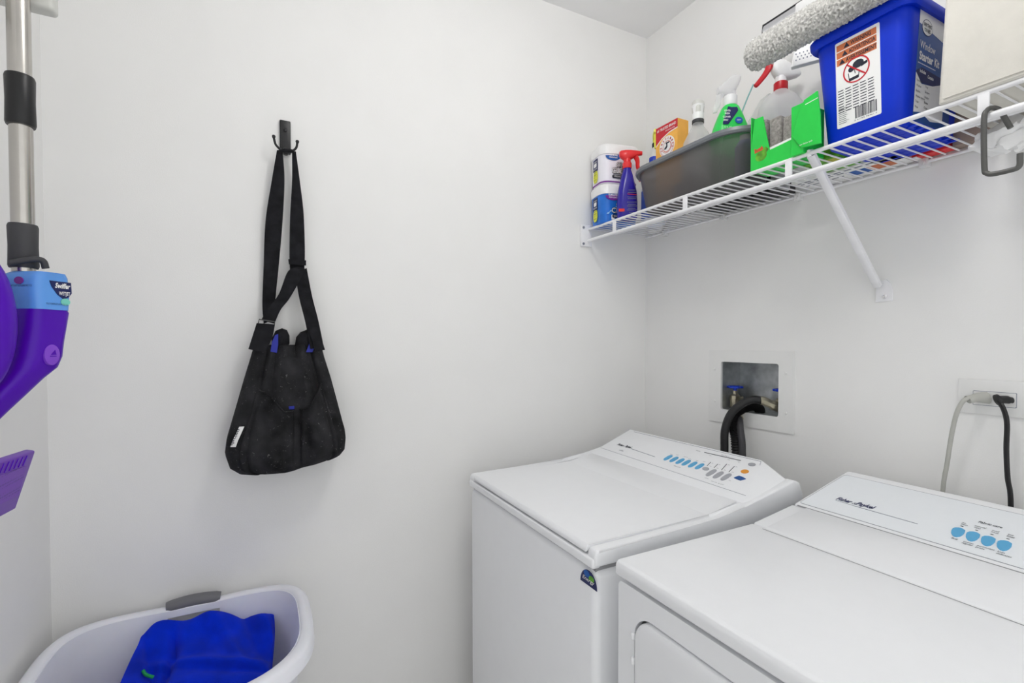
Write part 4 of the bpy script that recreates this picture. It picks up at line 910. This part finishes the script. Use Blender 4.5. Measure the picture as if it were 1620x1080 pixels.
# front flap rising above the opening, padded lobes, blue lining
def fpanel(u, v, o):
    s_ = -.42+.84*u+.10; p = bfront(s_, 1.30, 0); z = 1.285+.028*v-.004*sin(pi*u); q = V(p.x, p.y+.010*v-o-.002, z); return q
obj('front_edge', MB().shell(fpanel, 20, 4, .003), M['fabric'], bg, ang=60)
def B(px, py, y_): return at(px, py, 1, y_)
for pxs in ([(429, 562), (430, 535), (436, 523), (446, 519), (454, 522), (458, 531), (458, 543), (453, 552), (450, 562)], [(468, 562), (467, 546), (469, 533), (476, 525), (486, 521), (494, 526), (500, 538), (503, 562)]):
    q_ = [B(x, y_, -.045) for x, y_ in pxs]; cc_ = sum(q_, V(0, 0, 0))/len(q_); R = []
    for sc, yo in ((.55, -.008), (.85, -.014), (1.0, -.030), (1.0, -.048), (.88, -.062), (.55, -.067)): R.append([V(cc_.x+(p.x-cc_.x)*sc, yo, cc_.z+(p.z-cc_.z)*sc) for p in q_])
    obj('padded_edge', MB().loft(R), M['fabric2'], bg, ang=80)
lf = lambda y_: (lambda a, b, off=0: V(a, y_-off, b))
def poly3(pxs, y0_, th=.003):
    f_ = lf(y0_); P_ = [(B(x, y_, y0_).x, B(x, y_, y0_).z) for x, y_ in pxs]; return MB().prism(P_, f_, 0, th)
obj('lining', poly3([(428, 556), (430, 541), (435, 530), (440, 528), (440, 545), (438, 558)], -.070), M['lining'], bg)
obj('lining', poly3([(484, 557), (489, 544), (494, 537), (498, 548), (494, 557)], -.070), M['lining'], bg)
p_ = bfront(.06, 1.146, .0035); obj('lining', MB().box(p_.x-.010, p_.x+.004, p_.y-.004, p_.y+.004, p_.z-.006, p_.z+.003, .001, 1), M['lining'], bg)
def ribbon(L, R_, ys, th=.003, sub=8):
    """left / right edge pixels with depth per station"""
    a = catmull([B(x, y_, d) for (x, y_), d in zip(L, ys)], sub); b = catmull([B(x, y_, d) for (x, y_), d in zip(R_, ys)], sub); k = MB(); rings = []
    for i, (p, q) in enumerate(zip(a, b)):
        n_ = V(0, -1, 0)*th; m1 = (p*.5+q*.5)+n_*.4
        rings.append([p, m1, q, q+n_, m1+n_*1.2, p+n_])
    return k.loft(rings)
obj('long_strap', ribbon([(438, 238), (430, 285), (420, 350), (417, 420), (415, 480), (417, 512)], [(447, 238), (450, 285), (447, 350), (441, 420), (436, 470), (434, 505)], [-.036, -.030, -.022, -.018, -.018, -.026]), M['fabric2'], bg, ang=60)
k = ribbon([(462, 240), (462, 285), (459, 340), (458, 385), (458, 412), (459, 432)], [(468, 240), (474, 285), (480, 335), (482, 385), (482, 412), (481, 428)], [-.036, -.032, -.028, -.030, -.034, -.038])
obj('long_strap', k, M['fabric2'], bg, ang=60)
obj('strap_top', MB().tube([B(442, 242, -.036), B(447, 238, -.040), B(455, 238, -.041), B(463, 239, -.040), B(466, 244, -.036)], .006, 8, smooth=5, sq=.6), M['fabric2'], bg)
obj('keeper', ribbon([(456, 410), (457, 418)], [(484, 412), (484, 420)], [-.042, -.042], .004), M['fabric2'], bg)
obj('ring', MB().tube([B(459, 428, -.046), B(462, 438, -.048), B(482, 434, -.048), B(481, 425, -.046)], .0018, 8), M['blackm'], bg)
obj('short_strap', ribbon([(470, 422), (455, 430), (441, 465), (424, 488), (413, 506)], [(482, 424), (475, 442), (458, 472), (444, 490), (434, 512)], [-.044, -.054, -.056, -.060, -.066]), M['fabric2'], bg, ang=60)
obj('short_strap', ribbon([(467, 432), (473, 470), (483, 510), (491, 552)], [(485, 424), (494, 470), (503, 505), (512, 548)], [-.046, -.052, -.060, -.078]), M['fabric2'], bg, ang=60)
dr_ = [B(408, 514, -.072), B(410, 505, -.070), B(435, 509, -.070), B(433, 518, -.072)]
obj('ring', MB().tube(dr_, .0018, 8), M['hook'], bg)
obj('tab', ribbon([(406, 511), (400, 530), (393, 552)], [(435, 513), (430, 536), (418, 557)], [-.072, -.080, -.092], .005), M['fabric2'], bg, ang=60)
obj('tab', ribbon([(487, 520), (492, 535), (499, 556)], [(501, 516), (507, 532), (514, 553)], [-.066, -.074, -.088], .005), M['fabric2'], bg, ang=60)
s_ = -.80
def tabm(a, b, off=0):
    z = 1.080+b; sx = -.84+.0+b*1.4; p = bfront(sx+a*7.2, z, off+.014); return p
lb = obj('brand_tab', MB().shell(lambda u, v, o: tabm((u-.5)*.0115, (v-.5)*.050, o), 3, 8, .001), M['label'], bg, label='small white cloth tab')
k = MB(); k.text('darien', lambda a, b, off=0: tabm(b-.004, a, off), -.021, -.002, .006, .040, .002, bold=.01); obj('lettering', k, M['ink'], lb, smooth=False)

# ================================================================ MOP, HOLDER
PY, PX_ = -.474, -1.785
vv = V(PX_-CAM.x, PY-CAM.y, 0).normalized(); e1 = V(-vv.y, vv.x, 0); e1 = V(vv.y, -vv.x, 0)
K = .92
def zp(py): return at(35, py, 1, PY).z
t = thing('spray_mop', 'purple spray mop with a steel pole hanging on the left wall', 'mop', (PX_, PY, .9))
obj('pole', MB().tube([(PX_, PY, zp(430)), (PX_, PY, 2.30)], .0150, 24), M['steel'], t)
def grip(z0, z1, r): return MB().lathe([(r*.97, z0), (r*1.04, z0+.004), (r, (z0+z1)/2), (r*1.04, z1-.004), (r*.97, z1)], (PX_, PY, 0), None, 24)
obj('grip', grip(zp(200), zp(121), .0186), M['black'], t)
obj('grip', grip(zp(424), zp(355), .0186), M['rubber2'], t)
al = radians(40); d1 = e1*cos(al)+vv*sin(al); d2_ = -e1*sin(al)+vv*cos(al)
def sect(z, K_, L1, L2, r, b=.048):
    L1 *= K; L2 *= K*.78; r *= K*.9; O = V(PX_, PY, z)+e1*(K_*K)-vv*b; return [O+d1*a+d2_*c_ for a, c_ in rrect(L1, L2, r, 8, L1/2, L2/2)]
ZB_ = lambda py: at(35, py, 1, PY-.03).z
body = [(488, .014, .066, .115, .020), (492, .013, .071, .118, .022), (515, .011, .070, .118, .024), (540, .007, .071, .115, .026), (565, .002, .075, .105, .028), (583, -.004, .073, .095, .026), (600, -.016, .062, .085, .022), (620, -.032, .058, .075, .020), (650, -.056, .052, .062, .018), (680, -.080, .047, .050, .016), (720, -.108, .040, .040, .014)]
k = MB().loft([sect(ZB_(y_), *q) for y_, *q in body]); bo = obj('mop_body', k, M['purple'], t, ang=60)
bot = [(488, .016, .064, .110, .018), (470, .015, .067, .112, .018), (445, .015, .066, .111, .018), (434, .017, .062, .106, .018), (428, .022, .050, .090, .016)]
bl = obj('refill_bottle', MB().loft([sect(ZB_(y_), *q) for y_, *q in bot]), M['lblue'], t, ang=60, label='light blue refill bottle')
O = V(PX_, PY, 0)+e1*(.015*K)-vv*.048; rf = flat(O, d1, (0, 0, 1))
zb1, zb0 = ZB_(441), ZB_(477)
k = MB().prism([(.020, zb1), (.056, zb1), (.057, zb1-.018), (.051, zb1-.026), (.043, zb1-.029), (.033, zb1-.022), (.024, zb1-.010)], rf, 0, .0012); sl_ = obj('shield', k, M['navy2'], bl, smooth=False)
k = MB(); k.text('Swiffer', rf, .041, zb1-.011, .0085, .026, .0018, 'CENTER', shear=.3, bold=.03); k.text('WETJET', rf, .044, zb1-.0225, .006, .019, .0018, 'CENTER', bold=.02); obj('lettering', k, M['label'], sl_, smooth=False)
k = MB().prism(ell(.008, .006, 14, .046, zb0+.003), rf, 0, .0014); obj('green_mark', k, mat('mint_print', rgb(120, 205, 190), .5), bl)
k = MB().text('MULTI-SURFACE FLOOR CLEANER', rf, .014, zb0-.003, .003, .036, .0014); lf2 = flat(O, -d2_, (0, 0, 1))
k.text('EMPTY BOTTLE PLEASE RECYCLE', lf2, -.046, zb1-.012, .0032, .040, .0014); obj('lettering', k, M['navy2'], bl, smooth=False)
obj('recycle_mark', MB().prism(ell(.008, .006, 18, -.030, zb1-.002), lf2, 0, .0014), M['purplep'], bl)
obj('bottle_clip', MB().tube([V(PX_, PY, zp(420))+e1*-.016-vv*.022, V(PX_, PY, zp(412))+e1*.008-vv*.024, V(PX_, PY, zp(412))+e1*.022-vv*.022, V(PX_, PY, zp(424))+e1*.026-vv*.02], .005, 10, smooth=4), M['rubber2'], t)
def shell_(u, v):
    a = 2*pi*u; C_ = V(PX_, PY, ZB_(512))+e1*-.050-vv*.080; rz_ = .108*v; rx_ = .042*v; dep = .030*math.sqrt(max(0, 1-v*v))
    return C_+e1*(rx_*cos(a))+V(0, 0, 1)*(rz_*sin(a))-vv*dep
k = MB().loft([[shell_(u/40, v) for u in range(40)] for v in (.02, .2, .4, .6, .75, .87, .95, 1.0)]+[[shell_(u/40, 1.0)+vv*.035 for u in range(40)]]); obj('side_shell', k, M['purple'], t, ang=60)
nb = (-vv*cos(al)+e1*sin(al)); Pb = on(79, 561, V(PX_, PY, 0)+e1*-.001-vv*.048, nb)
bf_ = flat(Pb, d1, (0, 0, 1)); k = MB().prism(ell(.0130, .0175, 24), bf_, -.012, .005, .0015, 2); bb2 = obj('eject_button', k, M['purple2'], t)
obj('arrow_mark', MB().prism([(-.003, .0), (.006, -.0), (.004, .008)], bf_, .005, .0056).prism([(-.004, -.003), (.006, -.003), (.006, -.0018), (-.004, -.0018)], bf_, .005, .0056), M['purple'], bb2, smooth=False)
P0 = at(57, 712, 0, -1.775); Ld = V(0, -1, .06).normalized(); dd3 = ray(25, 805); tt_ = (P0-CAM).dot(Ld)/dd3.dot(Ld); P1 = CAM+dd3*tt_
Sd = (P1-P0); Sl = Sd.length; Sd.normalize(); Nn = Ld.cross(Sd)
if Nn.dot(CAM-P0) < 0: Nn = -Nn
hmf = lambda a, b, off=0: P0+Ld*a+Sd*b+Nn*off
k = MB().prism([(0, 0), (.27, 0), (.27, Sl), (0, Sl)], hmf, -.014, 0, .0035, 3); hdp = obj('mop_head', k, M['purple3'], t)
k = MB().prism([(.022, .022), (.25, .022), (.25, Sl-.025), (.012, Sl-.025)], hmf, -.001, .0008); obj('grip_patch', k, M['dots'], hdp, smooth=False)
k = MB()
for i in range(7): k.prism([(.030+i*.016, .004), (.034+i*.016, .004), (.038+i*.016, .020), (.034+i*.016, .020)], hmf, -.001, .0012)
obj('ribs', k, M['purple'], hdp)
obj('swivel_joint', MB().tube([sum(sect(ZB_(716), *body[-1][1:]), V(0, 0, 0))/36, P0+Ld*.13+Sd*.05-Nn*.016], .012, 12), M['purple'], t)
ht = thing('mop_holder', 'pale grey plastic holder gripping the mop pole near the top left', 'holder', (-1.86, PY+.03, 1.93))
zh = at(80, 21, 1, PY+.03).z; xe = at(88, 5, 1, PY+.03).x
k = MB().box(ROOM_X0, xe, PY+.018, PY+.048, zh, zh+.075, .007, 4).box(ROOM_X0, ROOM_X0+.012, PY-.10, PY+.12, zh-.0, zh+.09, .004, 2)
obj('arm', k, M['holder'], ht)

# ================================================================ BASKET AND TOWEL
t = thing('laundry_basket', 'white plastic laundry basket with grey handle on the floor by the back wall', 'basket', (-1.60, -.27, 0))
bcx, bcy = -1.600, -.262
def bk_(z, a_, b_, rise=0, e_=3.4, n=96):
    R = []
    for x, y_ in ell(a_, b_, n, 0, 0, e_): R.append(V(bcx+x, bcy+y_, z+rise*(abs(x)/a_)**2.2))
    return R
ZR = .632
k = MB()
k.loft([bk_(.0, .17, .14), bk_(.006, .18, .15), bk_(.40, .222, .190, .008), bk_(ZR-.03, .243, .208, .02), bk_(ZR-.006, .246, .211, .022), bk_(ZR-.004, .240, .205, .022), bk_(ZR-.03, .236, .201, .02), bk_(.40, .216, .184, .008), bk_(.012, .174, .144), bk_(.012, .02, .02)], True, True)
cut = [MB().box(bcx-.055, bcx+.060, bcy+.15, bcy+.26, ZR-.046, ZR-.020)]+[MB().box(bcx+.17, bcx+.28, bcy-.025+i*.014, bcy-.020+i*.014, ZR-.150+i*.004, ZR-.085+i*.004) for i in range(4)]
obj('basket_body', carve(k, cut), M['basket'], t, ang=60)
k = MB(); k.loft([bk_(ZR-.010, .240, .205, .022), bk_(ZR-.002, .243, .208, .022), bk_(ZR+.002, .249, .214, .022), bk_(ZR+.001, .262, .226, .022), bk_(ZR-.006, .270, .234, .022), bk_(ZR-.032, .272, .236, .022), bk_(ZR-.034, .266, .230, .022), bk_(ZR-.012, .256, .220, .022), bk_(ZR-.010, .240, .205, .022)], False, False)
obj('rim', k, M['basket'], t, ang=70)
def edge(u, o=0): x = u; y_ = .222*(1-(abs(x)/.256)**3.4)**(1/3.4); return V(bcx+x, bcy+y_, ZR-.002+.022*(abs(x)/.262)**2.2+o)
for sgn in (1, -1):
    P_ = []
    for i in range(13): q = edge(-.060+.120*i/12, .007*sin(pi*i/12)); q.y = bcy+sgn*(q.y-bcy); P_.append(q)
    obj('handle_grip', MB().tube(P_, lambda u: .0165 if .03 < u < .97 else .0150, 14, sq=.85), M['grip'], t)
tw = bpy.data.objects.new('x', None)
rowsT = [
 [(235, 1012, -.085), (262, 996, -.080), (300, 992, -.075), (345, 985, -.072), (390, 990, -.075), (425, 986, -.085), (431, 992, -.09)],
 [(225, 1005, -.11), (248, 984, -.10), (295, 983, -.10), (345, 970, -.095), (392, 977, -.10), (429, 971, -.11), (434, 978, -.11)],
 [(218, 1020, -.14), (240, 1010, -.13), (290, 1005, -.135), (345, 998, -.13), (390, 1000, -.15), (428, 995, -.15), (435, 1000, -.15)],
 [(208, 1040, -.18), (240, 1040, -.165), (290, 1030, -.175), (345, 1025, -.175), (385, 1028, -.20), (425, 1025, -.20), (433, 1030, -.20)],
 [(198, 1062, -.22), (240, 1066, -.20), (285, 1055, -.21), (340, 1050, -.22), (385, 1048, -.24), (422, 1048, -.24), (430, 1058, -.24)],
 [(188, 1085, -.26), (235, 1092, -.24), (280, 1082, -.26), (335, 1075, -.27), (385, 1068, -.28), (420, 1068, -.29), (425, 1080, -.29)],
 [(170, 1130, -.30), (225, 1130, -.28), (270, 1125, -.30), (330, 1120, -.31), (380, 1105, -.33), (410, 1100, -.34), (415, 1120, -.34)]]
ctrl = [[at(x, y_, 1, d_) for x, y_, d_ in r_] for r_ in rowsT]
c1 = [catmull(r_, 8) for r_ in ctrl]; cols = list(zip(*c1)); G = [catmull(list(c_), 8) for c_ in cols]   # G[col][row]
nc, nr = len(G), len(G[0])
def tf_(u, v, o):
    i = min(nc-1, round(u*(nc-1))); j = min(nr-1, round(v*(nr-1))); p = G[i][j]
    rid = lambda a0, b0, a1, b1, wd, h: h*exp(-((((u-a0)*(b1-b0)-(v-b0)*(a1-a0))/math.hypot(a1-a0, b1-b0))/wd)**2)*max(0, min(1, 4*min(v-b0+.15, b1-v+.15)))
    w_ = noise.noise(V(u*4, v*3, 2))*.012+noise.noise(V(u*9+v*5, v*6, 5))*.005
    w_ += rid(.42, .12, .66, .62, .045, .016)+rid(.62, .10, .80, .60, .035, -.014)+rid(.72, .15, .99, .58, .05, .016)+rid(.30, .60, .85, .70, .05, .018)+rid(.10, .30, .22, 1, .03, -.012)+rid(.55, .72, 1.0, .86, .04, -.012)
    edge_ = min(1, 6*min(u, 1-u, v*1.5+.02))
    crease = -.030*exp(-((u-.24-.05*sin(4*v))/.025)**2)*(v > .15)*min(1, (v-.15)*4)
    return p+V(0, -.5, .85)*(w_*edge_+crease)+V(0, -.5, .85)*(-o)
tw = MB().shell(lambda u, v, o: tf_(u, v, o), nc-1, nr-1, .006)
tn = thing('towel', 'royal blue fleece blanket bundled in the white laundry basket', 'blanket', (-1.58, -.25, .30))
obj('cloth', tw, M['towel'], tn, ang=80)
# lower folds filling the basket
def heap(u, v):
    a = 2*pi*u; b = pi/2*v; p = V(bcx+.195*cos(a)*cos(b), bcy-.01+.16*sin(a)*cos(b), .33+.10*sin(b)); return p+noise.noise_vector(p*9)*.022
obj('lower_folds', MB().loft([[heap(u/48, v/14) for u in range(48)] for v in range(14)]+[[heap(0, .99)]*48]), M['towel'], tn, ang=80)
obj('green_trim', MB().tube([B(226, 1060, -.205), B(231, 1067, -.212), B(243, 1071, -.215)], .0035, 8, smooth=4), M['green'], tn)
